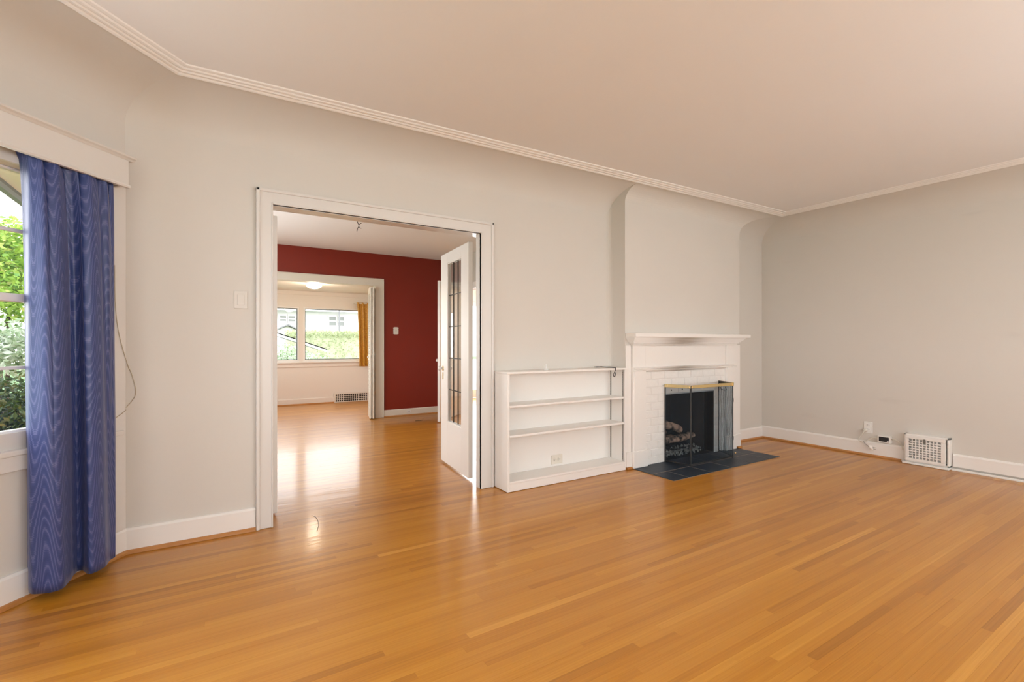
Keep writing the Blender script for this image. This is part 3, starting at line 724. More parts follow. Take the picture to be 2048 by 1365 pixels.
t = thing('light_switch', 'ornate white switch plate on the dark red wall', 'light switch', (2.648, RY, 1.428))
pl = [(.026, -.06), (.034, -.05), (.040, -.056), (.046, -.040), (.040, -.030), (.044, 0), (.040, .030), (.046, .040), (.040, .056), (.034, .05), (.026, .06)]
pl2 = [(2.648 + a, 1.428 + c) for a, c in pl] + [(2.648 - a, 1.428 + c) for a, c in pl[::-1]]
b = MB(); b.prism(pl2, RY - .008, RY - .0005, 'y'); link('plate', b, M['plate'], t)
b = MB(); b.bbox(2.642, 2.654, RY - .018, RY - .006, 1.418, 1.436, .002); link('toggle', b, M['greypl'], t)
t = thing('outlet', 'small outlet set low in the baseboard under the red wall', 'outlet', (2.864, RY - .02, .07))
b = MB(); b.bbox(2.83, 2.90, RY - .027, RY - .0205, .046, .094, .002); link('plate', b, M['whitepl'], t)
b = MB(); b.box(2.85, 2.856, RY - .029, RY - .026, .06, .08); b.box(2.874, 2.88, RY - .029, RY - .026, .06, .08); link('slot', b, M['greypl'], t)
# bare ceiling wires
wx, wy = 1.522, 5.865
wz = DZ
b = MB()
b.tube([(wx - .012, wy, wz), (wx - .010, wy, wz - .018), (wx + .004, wy, wz - .04), (wx + .004, wy, wz - .062), (wx - .010, wy + .005, wz - .085), (wx - .018, wy + .005, wz - .122)], .0042, 6)
b.tube([(wx + .004, wy, wz - .045), (wx + .018, wy - .01, wz - .028), (wx + .036, wy - .012, wz - .018)], .0038, 6)
b.tube([(wx + .004, wy, wz - .055), (wx + .014, wy + .01, wz - .072), (wx + .036, wy + .012, wz - .078)], .0038, 6)
tag(link('ceiling_wires', b, M['blackpl'], None, True), 'bare black wires splaying from the dining room ceiling', 'wires')
# loose stub on the floor in front of the red wall
b = MB(); p0 = Vector((2.87, 7.20, .001))
b.tube([p0 + Vector((-.12, .01, .004)), p0 + Vector((-.03, 0, .004)), p0 + Vector((.0, 0, .006)), p0 + Vector((.003, 0, .04))], .004, 6)
tag(link('wire_stub', b, M['pewter']), 'short dark wire stub sticking up from the floor before the red wall', 'wire')
# thread on the glossy floor
def fl(px, py, z=.003):
    u = (px - 1024) / 965; dd = 965 * (CAMH - z) / (py - 687)
    return Vector(((F2[0] + R2[0] * u) * dd, (F2[1] + R2[1] * u) * dd, z))
b = MB(); b.tube([fl(*p) for p in ((624, 1032), (631, 1034), (636, 1042), (637, 1052), (634, 1062))], .0012, 5)
tag(link('thread', b, M['pewter']), 'fine curved thread lying on the floor in the doorway glare', 'thread')

# ------------------------------------------------------------------ sunroom beyond
FY = 10.33; SZ = 2.26; SX1 = 2.98
d = MB(); d.box(-.42, SX1 + .1, RY + .12, FY + .15, SZ, SZ + .1); struct('ceiling_sunroom', d, M['cream'], 'pale sunroom ceiling with a lit dome lamp', 'ceiling')
d = MB(); wxa, wxb, wza, wzb = 0.55, 2.80, .845, 1.94
d.box(-.42, wxa, FY, FY + .15, 0, SZ); d.box(wxb, SX1 + .1, FY, FY + .15, 0, SZ); d.box(wxa, wxb, FY, FY + .15, 0, wza); d.box(wxa, wxb, FY, FY + .15, wzb, SZ); d.box(1.525, 1.603, FY, FY + .15, wza, wzb)
d.prism([(FY, SZ - .002), (FY - .03, SZ - .002), (FY - .014, SZ - .075), (FY, SZ - .08)], -.3, SX1, 'x')
struct('wall_sunroom', d, M['cream'], 'cream sunroom wall with two picture windows', 'wall')
d = MB(); d.box(SX1, SX1 + .1, RY + .12, FY, 0, SZ); d.box(-.42, -.30, RY + .12, 8.3, 0, SZ); d.box(-.42, -.30, 10.0, FY, 0, SZ); d.box(-.42, -.30, 8.3, 10.0, 0, .85); d.box(-.42, -.30, 8.3, 10.0, 2.05, SZ); struct('wall_sunroom_side', d, M['cream'], 'cream end walls of the sunroom', 'wall')
def sun_window(name, x0, x1, label):
    t = thing(name, label, 'window', (x0, FY, wza), kind='structure')
    b = MB(); f = .030
    b.bbox(x0, x1, FY - .004, FY + .05, wza, wza + .045, .003); b.bbox(x0, x1, FY - .004, FY + .05, wzb - f, wzb, .003)
    b.bbox(x0, x0 + f, FY - .004, FY + .05, wza + .045, wzb - f, .003); b.bbox(x1 - f, x1, FY - .004, FY + .05, wza + .045, wzb - f, .003)
    link('window_frame', b, M['trim'], t)
    b = MB(); g = .012
    b.box(x0 + f, x1 - f, FY + .03, FY + .06, wza + .045, wza + .045 + g); b.box(x0 + f, x1 - f, FY + .03, FY + .06, wzb - f - g, wzb - f)
    b.box(x0 + f, x0 + f + g, FY + .03, FY + .06, wza + .045, wzb - f); b.box(x1 - f - g, x1 - f, FY + .03, FY + .06, wza + .045, wzb - f)
    link('gasket', b, M['black'], t)
    b = MB(); b.box(x0 + f, x1 - f, FY + .045, FY + .05, wza + .045, wzb - f); link('pane', b, M['glass'], t)
sun_window('window_2', wxa, 1.525, 'left sunroom window looking on the white blossom and porch roof')
sun_window('window_3', 1.603, wxb, 'wide right sunroom window looking on the pale green hedge')
t = thing('trim_5', 'cream sill and apron below the sunroom windows', 'window sill', (1.6, FY, .8), kind='structure')
b = MB(); b.bbox(.45, SX1, FY - .05, FY, wza - .022, wza, .005, 2); link('sill', b, M['cream'], t)
b = MB(); b.bbox(.48, SX1, FY - .018, FY, wza - .10, wza - .022, .003); link('apron', b, M['cream'], t)
base_y('baseboard_sunroom', -.3, 2.185, FY, 'cream baseboard under the sunroom windows', M['cream'], True, .12)
plain_window('window_8', lambda: mkwin_x(-.36, 8.3, 10.0, .85, 2.05), 'unseen end window added to brighten the sunroom from the left')
# floor-level grille
t = thing('wall_register', 'long white lattice heat register at the foot of the sunroom wall', 'heat register', (2.19, FY, 0))
gx0, gx1 = 2.185, 2.93
b = MB(); b.box(gx0, gx1, FY - .010, FY - .0005, .002, .19); link('backing', b, M['shadowgap'], t)
b = MB()
b.bbox(gx0, gx1, FY - .03, FY - .01, .165, .195, .003); b.bbox(gx0, gx1, FY - .03, FY - .01, .002, .018, .003); b.bbox(gx0, gx0 + .03, FY - .03, FY - .01, .018, .165, .003); b.bbox(gx1 - .03, gx1, FY - .03, FY - .01, .018, .165, .003)
link('frame', b, M['cream'], t)
b = MB(); nc = 18
for i in range(1, nc): x = gx0 + .03 + (gx1 - gx0 - .06) * i / nc; b.box(x - .0045, x + .0045, FY - .024, FY - .012, .018, .165)
for j in range(1, 4): z = .018 + .147 * j / 4; b.box(gx0 + .03, gx1 - .03, FY - .023, FY - .013, z - .0045, z + .0045)
link('lattice', b, M['cream'], t)
# dome lamp
t = thing('dome_lamp', 'small glowing dome lamp on the sunroom ceiling', 'lamp', (1.55, 8.89, SZ))
b = MB(); b.lathe([(0, -.002), (.085, -.002), (.09, -.016), (.075, -.024)], 24, lambda x, y, z: (1.55 + x, 8.89 + y, SZ + z)); link('base', b, M['whitepl'], t, True)
b = MB(); b.lathe([(.10, -.020), (.125, -.030), (.128, -.045), (.112, -.068), (.075, -.088), (.03, -.098), (0, -.1)], 28, lambda x, y, z: (1.55 + x, 8.89 + y, SZ + z)); link('shade', b, M['dome'], t, True)
ld = bpy.data.lights.new('dome_bulb', 'POINT'); ld.energy = 14; ld.color = (1.0, .84, .64); ld.shadow_soft_size = .10
lo = bpy.data.objects.new('dome_bulb', ld); COL.objects.link(lo); lo.location = (1.55, 8.89, SZ - .24)
# bifold louvred door folded at the right jamb
def bifold(x0, y0, x1, y1, t):
    a = math.atan2(y1 - y0, x1 - x0); Ln = math.hypot(x1 - x0, y1 - y0); Fm = Matrix.Translation(Vector((x0, y0, .012))) @ Matrix.Rotation(a, 4, 'Z')
    Wf = lambda x, y, z: Fm @ Vector((x, y, z))
    H = 2.11; T = .026
    p = MB(); p.bbox(0, .05, -T, 0, 0, H, .002, 1, Wf); p.bbox(Ln - .05, Ln, -T, 0, 0, H, .002, 1, Wf)
    for z0, z1 in ((0, .16), (.93, 1.02), (H - .10, H)): p.bbox(.05, Ln - .05, -T, 0, z0, z1, .002, 1, Wf)
    lf = link('leaf_frame', p, M['casing2'], t)
    sl = MB(); z = .17
    while z < H - .11:
        if not .90 < z < 1.03: sl.add([Wf(.05, -.004, z), Wf(Ln - .05, -.004, z), Wf(Ln - .05, -T + .004, z + .022), Wf(.05, -T + .004, z + .022), Wf(.05, -.004, z + .006), Wf(Ln - .05, -.004, z + .006), Wf(Ln - .05, -T + .004, z + .028), Wf(.05, -T + .004, z + .028)],
               [(0, 1, 2, 3), (7, 6, 5, 4), (0, 4, 5, 1), (3, 2, 6, 7), (0, 3, 7, 4), (1, 5, 6, 2)])
        z += .030
    link('louvers', sl, M['louver'], lf)
t = thing('bifold_door', 'louvred bifold door folded against the right side of the red wall opening', 'door', (2.22, 7.75, 0))
bifold(2.185, 7.74, 2.268, 8.12, t); bifold(2.226, 7.72, 2.290, 8.10, t)
b = MB(); b.lathe([(0, .03), (.012, .028), (.015, .02), (.008, .01), (.008, 0)], 10, lambda x, y, z: (2.183 - z * .9, 7.775 + x, 1.0 + y)); link('knob', b, M['whitepl'], t, True)

# ------------------------------------------------------------------ curtains
def cloth_obj(name, top, bot, zt, zb, m, nz=40, ease=0.55, parent=None, thick=.003, zb_list=None):
    n = len(top); rows = []; mb = MB(); mb.uv = []
    sarr = [0]
    for i in range(1, n): sarr.append(sarr[-1] + (Vector(bot[i]) - Vector(bot[i - 1])).length)
    for k in range(nz + 1):
        t = k / nz; e = t ** ease
        row = []
        for i in range(n):
            p = Vector(top[i]).lerp(Vector(bot[i]), e)
            wob = noise.noise(Vector((i * .09, t * 2.2, 3.1))) * .006 * t
            zz = zt + ((zb_list[i] if zb_list else zb) - zt) * t
            row.append((p.x + wob, p.y + wob, zz)); mb.uv.append((sarr[i], zz))
        rows.append(row)
    mb.grid(rows)
    o = link(name, mb, m, parent, True)
    md = o.modifiers.new('thickness', 'SOLIDIFY'); md.thickness = thick; md.offset = 0
    return o
def catmull(pts, n):
    out = []
    P = [Vector(p) for p in pts]; m = len(P)
    for i in range(n):
        t = i / (n - 1) * (m - 1); k = min(int(t), m - 2); f = t - k
        p0, p1, p2, p3 = P[max(k - 1, 0)], P[k], P[k + 1], P[min(k + 2, m - 1)]
        out.append(.5 * ((2 * p1) + (p2 - p0) * f + (2 * p0 - 5 * p1 + 4 * p2 - p3) * f * f + (3 * p1 - p0 - 3 * p2 + p3) * f ** 3))
    return out
# plan of the hem on the floor, then the gathered heading under the pelmet
hem = [fl(px, py, .045).xy for px, py in ((56, 1176), (58, 1187), (75, 1188), (100, 1186), (122, 1179), (133, 1170), (142, 1158), (148, 1149), (155, 1143), (165, 1142), (172, 1145), (179, 1149), (195, 1143), (207, 1136), (213, 1131), (216, 1124), (220, 1121), (226, 1117), (231, 1114), (230, 1108))]
NC = 190
botp = [(p.x, p.y) for p in catmull(hem, NC)]
topp = []
for i in range(NC):
    t = i / (NC - 1); u = .570 - .425 * t
    ph = t * 10.5
    nn = .062 + .030 * (abs(math.sin(math.pi * ph * .5)) ** .7 * 2 - 1) + .006 * math.sin(ph * 5.1)
    topp.append(tuple(B(u, nn, 0).xy))
t = thing('curtain', 'long blue moire taffeta curtain hanging beside the garden window', 'curtain', tuple(B(.35, .07, 0.03)))
cloth_obj('panel', topp, botp, 2.120, 0.045, M['bluecloth'], 56, .28, t)
# gold curtain in the sunroom
gt, gb = [], []
for i in range(70):
    t_ = i / 69
    gt.append((2.62 + .235 * t_, FY - .085 - .02 * math.sin(t_ * 15)))
    gb.append((2.675 + .175 * t_, FY - .085 - .028 * math.sin(t_ * 13 + .6)))
t = thing('curtain', 'short mustard gold patterned curtain at the right end of the sunroom window', 'curtain', (2.74, FY - .09, .74))
cloth_obj('panel', gt, gb, 2.075, .735, M['goldcloth'], 26, .5, t, zb_list=None)
b = MB(); b.bbox(2.58, 2.90, FY - .1, FY, 2.045, 2.062, .002); link('curtain_rail', b, M['casing2'], t)

# pelmet over the garden window
t = thing('trim_6', 'white pelmet board across the top of the garden window', 'pelmet', tuple(B(1, 0, 2.1)), kind='structure')
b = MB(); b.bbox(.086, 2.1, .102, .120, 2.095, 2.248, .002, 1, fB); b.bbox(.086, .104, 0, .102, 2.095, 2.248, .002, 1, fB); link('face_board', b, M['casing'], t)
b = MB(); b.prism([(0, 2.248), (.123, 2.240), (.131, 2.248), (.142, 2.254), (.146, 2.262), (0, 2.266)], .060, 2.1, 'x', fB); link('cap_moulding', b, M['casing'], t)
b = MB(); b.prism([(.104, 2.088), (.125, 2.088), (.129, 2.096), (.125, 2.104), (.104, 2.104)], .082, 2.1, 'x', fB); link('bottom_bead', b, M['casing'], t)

# garden window
t = thing('window_1', 'white four-row garden window half covered by the blue curtain', 'window', tuple(B(WU0, 0, WZ0)), kind='structure')
b = MB()
b.bbox(.012, WU0, 0, .020, .146, 2.25, .002, 1, fB); b.bbox(WU1, WU1 + .12, 0, .020, .146, 2.25, .002, 1, fB); b.bbox(WU0, WU1, 0, .020, WZ1, 2.2, .002, 1, fB)
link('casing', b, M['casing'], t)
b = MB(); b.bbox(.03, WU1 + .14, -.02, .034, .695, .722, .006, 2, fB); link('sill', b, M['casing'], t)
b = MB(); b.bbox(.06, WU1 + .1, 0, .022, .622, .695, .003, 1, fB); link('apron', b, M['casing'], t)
def sash(z0, z1, n0, zm, bot, top, t):
    b = MB()
    b.bbox(WU0, WU0 + .045, n0, n0 + .04, z0, z1, .003, 1, fB); b.bbox(WU1 - .045, WU1, n0, n0 + .04, z0, z1, .003, 1, fB)
    b.bbox(WU0 + .045, WU1 - .045, n0, n0 + .04, z0, z0 + bot, .003, 1, fB); b.bbox(WU0 + .045, WU1 - .045, n0, n0 + .04, z1 - top, z1, .003, 1, fB)
    s = link('sash', b, M['trim'], t)
    b = MB(); b.bbox(WU0 + .045, WU1 - .045, n0 + .008, n0 + .032, zm - .008, zm + .008, .002, 1, fB)
    us = [WU0 + .045 + (WU1 - WU0 - .09) * k / 3 for k in range(4)]
    for u in us[1:3]: b.bbox(u - .008, u + .008, n0 + .008, n0 + .032, z0 + bot, z1 - top, .002, 1, fB)
    link('muntin', b, M['trim'], s)
    for k in range(3):
        for a, c in ((z0 + bot, zm - .008), (zm + .008, z1 - top)):
            p = MB(); p.box(us[k] + .006, us[k + 1] - .006, n0 + .018, n0 + .021, a, c, fB); link('pane', p, M['glass'], s)
sash(.722, 1.455, -.055, 1.103, .088, .038, t)
sash(1.420, WZ1, -.100, 1.765, .036, .012, t)

# thin cord on the wall beside the curtain
b = MB()
def wl_pt(px, py, yv=WY - .004):
    u = (px - 1024) / 965; k = yv / (F2[1] + R2[1] * u); return Vector(((F2[0] + R2[0] * u) * k, yv, CAMH + (687 - py) / 965 * k))
cpts = [wl_pt(*p) for p in ((262, 745), (270, 772), (271, 790), (262, 805), (250, 818))]
cpts = [B(.085, .026, 1.66), B(.082, .026, 1.45), B(.065, .026, 1.30), B(.03, .024, 1.17), wl_pt(257, 735)] + cpts + [B(.02, .024, .83), B(.10, .03, .79)]
b.tube([tuple(p) for p in catmull(cpts, 60)], .0020, 6)
tag(link('cord', b, M['cordtan'], None, True), 'thin ivory cord looping out from behind the blue curtain', 'cord')

# light switch beside the doorway
t = thing('light_switch', 'blank almond switch plate on the white wall left of the doorway', 'light switch', (.178, WY, 1.50))
b = MB(); b.bbox(.140, .216, WY - .007, WY - .0005, 1.443, 1.558, .003, 2); link('plate', b, M['platewall'], t)
b = MB(); b.bbox(.158, .198, WY - .010, WY - .006, 1.466, 1.534, .002, 1); link('rocker', b, M['platewall'], t)
for z in (1.453, 1.548):
    b = MB(); b.lathe([(0, .002), (.003, .0018), (.003, 0)], 8, lambda x, y, zz, z=z: (.178 + x, WY - .0068 - zz, z + y)); link('screw', b, M['platewall'], t)

# ------------------------------------------------------------------ bookshelf
t = thing('bookshelf', 'low white built-in bookshelf with two shelves left of the fireplace', 'bookshelf', (2.73, 3.45, 0))
SX0, SXR, SYF, SYB = 2.058, 3.399, 3.336, WY - .001
b = MB(); b.bbox(SX0, SX0 + .020, SYF, SYB, .004, .966, .002); link('side_panel', b, M['trim'], t)
b = MB(); b.bbox(SXR - .020, SXR, SYF, SYB, .030, .966, .002); link('side_panel', b, M['trim'], t)
b = MB(); b.bbox(SX0 - .002, SXR, SYF - .003, SYB, .966, .985, .003); link('top_board', b, M['trim'], t)
b = MB(); b.box(SX0 + .02, SXR - .02, SYB - .012, SYB - .001, .085, .966); link('back_panel', b, M['trim'], t)
for z in (.463, .708):
    b = MB(); b.bbox(SX0 + .022, SXR - .022, SYF + .004, SYB - .013, z - .019, z, .004, 2); link('shelf', b, M['trim'], t)
b = MB(); b.bbox(SX0 + .02, SXR - .02, SYF - .002, SYB - .012, .066, .085, .003); link('bottom_board', b, M['trim'], t)
b = MB(); b.bbox(SX0 + .02, SXR - .005, SYF + .003, SYF + .02, .003, .066, .002); link('kick_board', b, M['trim'], t)
for xs in (SX0 + .0205, SXR - .0235):
    for ys in (SYF + .018, SYB - .05):
        b = MB(); b.box(xs, xs + .003, ys, ys + .013, .09, .962); s_ = link('shelf_standard', b, M['standard'], t)
        sl = MB(); z = .11
        xx = xs + .003 if xs < 2.5 else xs - .0006
        while z < .95: sl.box(xx, xx + .0006, ys + .004, ys + .009, z, z + .007); z += .0165
        link('slots', sl, M['shadowgap'], s_)
# outlet inside
t = thing('outlet', 'duplex outlet on the back of the bookshelf above its bottom board', 'outlet', (2.727, SYB - .013, .147))
yo = SYB - .0125
b = MB(); b.bbox(2.662, 2.792, yo - .008, yo, .106, .189, .003, 2); link('plate', b, M['plate'], t)
for xo in (2.703, 2.752):
    b = MB(); b.lathe([(0, .004), (.017, .004), (.018, .0)], 14, lambda x, y, z, xo=xo: (xo + x, yo - .008 - z, .147 + y)); s_ = link('socket', b, M['plate'], t, True)
    b = MB(); b.box(xo - .009, xo - .003, yo - .0128, yo - .0118, .150, .153); b.box(xo - .009, xo - .003, yo - .0128, yo - .0118, .141, .144); b.box(xo + .006, xo + .010, yo - .0128, yo - .0118, .145, .149); link('slots', b, M['shadowgap'], s_)
# black cable over the top
b = MB()
cb = [(3.155, 3.50, .991), (3.20, 3.47, .993), (3.225, 3.44, .991), (3.235, 3.40, .991), (3.244, 3.345, .9905), (3.246, 3.332, .9908), (3.247, 3.326, .984), (3.246, 3.3255, .972), (3.240, 3.326, .955), (3.222, 3.327, .925), (3.232, 3.327, .905), (3.248, 3.328, .925), (3.25, 3.330, .945)]
b.tube([tuple(p) for p in catmull(cb, 70)], .0042, 7)
b.tube([tuple(p) for p in catmull([(3.15, 3.51, .991), (3.19, 3.515, .992), (3.215, 3.49, .991), (3.218, 3.45, .991), (3.236, 3.41, .9912)], 30)], .0038, 7)
tag(link('cable', b, M['blackpl'], None, True), 'short black cable draped over the right end of the bookshelf top', 'cable')
# small white cone
b = MB(); b.lathe([(0, 0), (.020, 0), (.021, .006), (.015, .010), (.011, .02), (.007, .036), (.004, .05), (0, .054)], 16, lambda x, y, z: (2.528 + x, 3.45 + y, .9852 + z))
tag(link('cone_cap', b, M['whitepl'], None, True), 'tiny white cone-shaped cap standing on the bookshelf top', 'cap')

# ------------------------------------------------------------------ fireplace
t = thing('fireplace', 'white painted brick fireplace with wooden mantel and soot streaks', 'fireplace', (4.36, 3.30, 0))
PXL, PXR = 3.478, 5.132
def pil(x0, x1):
    b = MB(); b.bbox(x0, x1, 3.322, BY - .0005, .165, .965, .002); b.bbox(x0 + .004, x1 - .004, 3.326, BY - .0005, .965, 1.205, .002)
    b.bbox(x0 + .012, x1 - .012, 3.318, 3.324, .18, .955, .002); return b
link('pilaster', pil(PXL, PXL + .178), M['trim'], t); link('pilaster', pil(PXR - .178, PXR), M['trim'], t)
for x0, x1 in ((PXL - .004, PXL + .198), (PXR - .198, PXR + .004)):
    b = MB(); b.bbox(x0, x1, 3.310, BY - .0005, .0078, .168, .004); link('plinth', b, M['trim'], t)
b = MB(); b.bbox(PXL + .178, PXR - .178, 3.332, BY - .0005, .962, 1.205, .002); link('frieze', b, M['trim'], t)
b = MB(); b.prism([(BY, .935), (3.335, .935), (3.328, .942), (3.316, .948), (3.312, .956), (3.318, .962), (3.306, .970), (3.306, .978), (3.33, .984), (BY, .984)], PXL - .006, PXR + .006, 'x')
link('frieze_moulding', b, M['trim_soot'], t)
# cornice and shelf, returning at both ends
def cornice(z0, z1, yf, over):
    b = MB(); b.bbox(PXL - over, PXR + over, yf, BY - .0005, z0, z1, .003); return b
link('bed_moulding', cornice(1.198, 1.214, 3.308, .008), M['trim_soot'], t)
link('bed_moulding', cornice(1.214, 1.231, 3.292, .022), M['trim_soot'], t)
b = MB()
for k in range(7):
    z0 = 1.231 + k * .0068; y0 = 3.284 - .040 * math.sin(k / 6 * math.pi / 2) ** 1.5; ov = .034 + k * .006
    b.box(PXL - ov, PXR + ov, y0, BY - .0005, z0, z0 + .0068)
link('cornice', b, M['trim_soot'], t)
b = MB(); b.bbox(BX0 + .002, BX1 - .002, 3.212, BY - .0005, 1.2785, 1.318, .006, 2); link('mantel_shelf', b, M['trim'], t)
# flat boards between pilasters and the corners of the breast
b = MB(); b.bbox(BX0 + .001, PXL - .006, 3.345, BY - .0005, .168, 1.198, .002); b.bbox(BX0 + .001, PXL - .006, 3.335, BY - .0005, .024, .168, .003); link('side_board', b, M['trim'], t)
b = MB(); b.bbox(PXR + .006, BX1 - .001, 3.345, BY - .0005, .168, 1.198, .002); b.bbox(PXR + .006, BX1 - .001, 3.335, BY - .0005, .024, .168, .003); link('side_board', b, M['trim'], t)
for x0, x1 in ((BX0 + .004, PXL - .008), (PXR + .052, BX1 + .004)):
    b = MB(); b.bbox(x0, x1, 3.322, 3.356, .0015, .0225, .003); link('shoe_block', b, M['shoe'], t)
# brick face
b = MB()
HZ0 = .70
b.box(PXL + .17, HX0 + .004, 3.3475, BY - .0005, .0078, .95); b.box(HX1 - .004, PXR - .17, 3.3475, BY - .0005, .0078, .95); b.box(HX0 + .004, HX1 - .004, 3.3475, BY - .0005, HZ0 + .003, .95)
link('mortar', b, M['mortar'], t)
ch = .0775; bl = .205; k = 0; z = .0085
rr = random.Random(3)
while z < .95:
    z1 = min(z + ch - .008, .948)
    x = PXL + .172 - (bl / 2 if k % 2 else 0)
    while x < PXR - .17:
        xa, xb = max(x, PXL + .172), min(x + bl - .008, PXR - .172)
        segs = []
        if z1 <= HZ0 + .01 or z < HZ0 - .02:
            if xa < HX0: segs.append((xa, min(xb, HX0)))
            if xb > HX1: segs.append((max(xa, HX1), xb))
        else: segs.append((xa, xb))
        for sa, sb in segs:
            if sb - sa > .018:
                q = MB(); q.bbox(sa, sb, 3.3435 + rr.uniform(-.0012, .0012), 3.352, z, z1, .0025); link('brick', q, M['brickw'], t)
        x += bl
    z += ch; k += 1
# steel lintel strip with damper bolts
b = MB(); b.bbox(HX0 - .004, HX1 + .004, 3.349, 3.372, .690, .757, .002); li = link('lintel', b, M['greywash'], t)
for xq in (4.055, 4.225):
    b = MB(); b.lathe([(0, .008), (.007, .008), (.009, .0)], 8, lambda x, y, z, xq=xq: (xq + x, 3.349 - z, .735 + y)); link('bolt', b, M['shadowgap'], li)
# firebox: splayed sides, back, floor, throat
fy0, fyb = 3.36, 3.86
b = MB()
b.add([(HX1, fy0, 0.008), (HX1, 3.48, 0.008), (HX1, 3.48, .74), (HX1, fy0, .74), (HX1 + .03, fy0, 0.008), (HX1 + .03, 3.48, 0.008), (HX1 + .03, 3.48, .74), (HX1 + .03, fy0, .74)], [(0, 1, 2, 3), (4, 7, 6, 5), (0, 4, 5, 1), (1, 5, 6, 2), (2, 6, 7, 3), (3, 7, 4, 0)])
link('reveal', b, M['greywash'], t)
b = MB()
b.add([(HX0, fy0, 0.008), (HX0, 3.48, 0.008), (HX0, 3.48, .74), (HX0, fy0, .74), (HX0 - .03, fy0, 0.008), (HX0 - .03, 3.48, 0.008), (HX0 - .03, 3.48, .74), (HX0 - .03, fy0, .74)], [(0, 1, 2, 3), (4, 7, 6, 5), (0, 4, 5, 1), (1, 5, 6, 2), (2, 6, 7, 3), (3, 7, 4, 0)])
link('reveal', b, M['greywash'], t)
b = MB()
def quadthick(p, off):
    v = [Vector(q) for q in p]; w = [q + Vector(off) for q in v]
    return v + w, [(0, 1, 2, 3), (7, 6, 5, 4), (0, 4, 5, 1), (1, 5, 6, 2), (2, 6, 7, 3), (3, 7, 4, 0)]
b.add(*quadthick([(HX1, 3.48, .003), (4.66, fyb, .003), (4.66, fyb, 1.0), (HX1, 3.48, 1.0)], (.03, .01, 0)))
b.add(*quadthick([(HX0, 3.48, .003), (4.065, fyb, .003), (4.065, fyb, 1.0), (HX0, 3.48, 1.0)], (-.03, .01, 0)))
b.add(*quadthick([(4.03, fyb, .003), (4.70, fyb, .003), (4.70, fyb, 1.0), (4.03, fyb, 1.0)], (0, .03, 0)))
b.box(3.9, 4.82, 3.372, 3.9, .98, 1.02)
b.box(HX0 - .02, HX1 + .02, 3.367, fyb + .02, .0005, .006)
link('firebox', b, M['soot'], t)

# hearth of slate tiles
hx0, hx1, hy0, hy1 = 3.480, 5.178, 2.843, 3.366
t = thing('hearth', 'dark blue-grey slate tile hearth set in the floor before the fireplace', 'hearth', (4.33, 3.1, 0))
b = MB(); b.box(hx0, hx1, hy0, hy1, .0015, .0050); link('grout', b, M['grout'], t)
xs = [hx0, 3.682, 4.010, 4.335, 4.655, 4.985, hx1]; ys = [hy0, 3.090, hy1]
for j in range(2):
    for i in range(6):
        if j == 1 and i in (0, 1):
            if i == 1: continue
            xa, xb = xs[0], xs[2]
        else: xa, xb = xs[i], xs[i + 1]
        g = .0042
        q = MB(); q.bbox(xa + (0 if i == 0 else g), xb - (0 if i == 5 else g), ys[j] + (0 if j == 0 else g), ys[j + 1] - (g if j == 0 else 0), .002, .0065 + random.uniform(-.0006, .0006), .0012)
        link('tile', q, M['slate'], t)
HT = .0075
# grate, logs, embers
t = thing('log_grate', 'black iron log grate inside the firebox', 'grate', (4.35, 3.58, .006))
b = MB()
for x in (4.10, 4.25, 4.40, 4.55): b.tube([(x, 3.46, .125), (x, 3.475, .075), (x, 3.74, .070), (x, 3.76, .11)], .008, 6)
for y in (3.50, 3.72): b.tube([(4.06, y, .066), (4.60, y, .066)], .008, 6)
for x in (4.12, 4.54):
    for y in (3.50, 3.72): b.tube([(x, y, .066), (x, y, .0065)], .008, 6)
link('bars', b, M['black'], t)
def log(p0, p1, r, label, seed):
    rg = random.Random(seed); p0, p1 = Vector(p0), Vector(p1); n = 9
    pts, rad = [], []
    for i in range(n):
        f = i / (n - 1); p = p0.lerp(p1, f); p += Vector((0, rg.uniform(-.006, .006), rg.uniform(-.006, .006))); pts.append(p); rad.append(r * rg.uniform(.88, 1.10))
    rad[0] *= .85; rad[-1] *= .82
    tl = thing('fire_log', label, 'log', tuple((p0 + p1) / 2))
    b = MB(); b.tube(pts, rad, 12)
    for i, v in enumerate(b.v): b.v[i] = v + Vector((0, noise.noise(v * 22) * .008, noise.noise(v * 24 + Vector((5, 1, 2))) * .008))
    link('bark', b, M['log'], tl, True)
    e = MB(); d_ = (p1 - p0).normalized()
    e.tube([pts[-1] + d_ * .0005, pts[-1] + d_ * .004], rad[-1] * .8, 12); link('cut_end', e, M['greywash'], tl)
log((4.03, 3.47, .175), (4.60, 3.50, .195), .040, 'pale front log lying across the grate', 1)
log((4.08, 3.66, .150), (4.62, 3.64, .135), .048, 'dark rear log behind the front log', 2)
log((4.02, 3.56, .395), (4.50, 3.60, .250), .042, 'slanting log leaning across the top of the log stack', 3)
log((4.06, 3.585, .262), (4.26, 3.60, .244), .030, 'short charred log tucked under the slanting log', 4)
b = MB(); b.tone = None
rg = random.Random(11)
for i in range(260):
    x = rg.uniform(4.01, 4.68); y = rg.uniform(3.44, 3.64); z = .010 + .08 * max(0, 1 - abs((y - 3.52) / .14)) * rg.random()
    s = rg.uniform(.010, .020)
    vs = [(x + s * rg.uniform(.6, 1.1) * a, y + s * rg.uniform(.6, 1.1) * c, z + s * rg.uniform(.6, 1.1) * e) for a, c, e in ((1, 0, 0), (-1, 0, 0), (0, 1, 0), (0, -1, 0), (0, 0, 1), (0, 0, -1))]
    b.add(vs, [(0, 2, 4), (2, 1, 4), (1, 3, 4), (3, 0, 4), (2, 0, 5), (1, 2, 5), (3, 1, 5), (0, 3, 5)])
tag(link('ember_bed', b, M['ember']), 'grey lava-rock ember bed below the fireplace logs', 'embers', None, 'stuff')

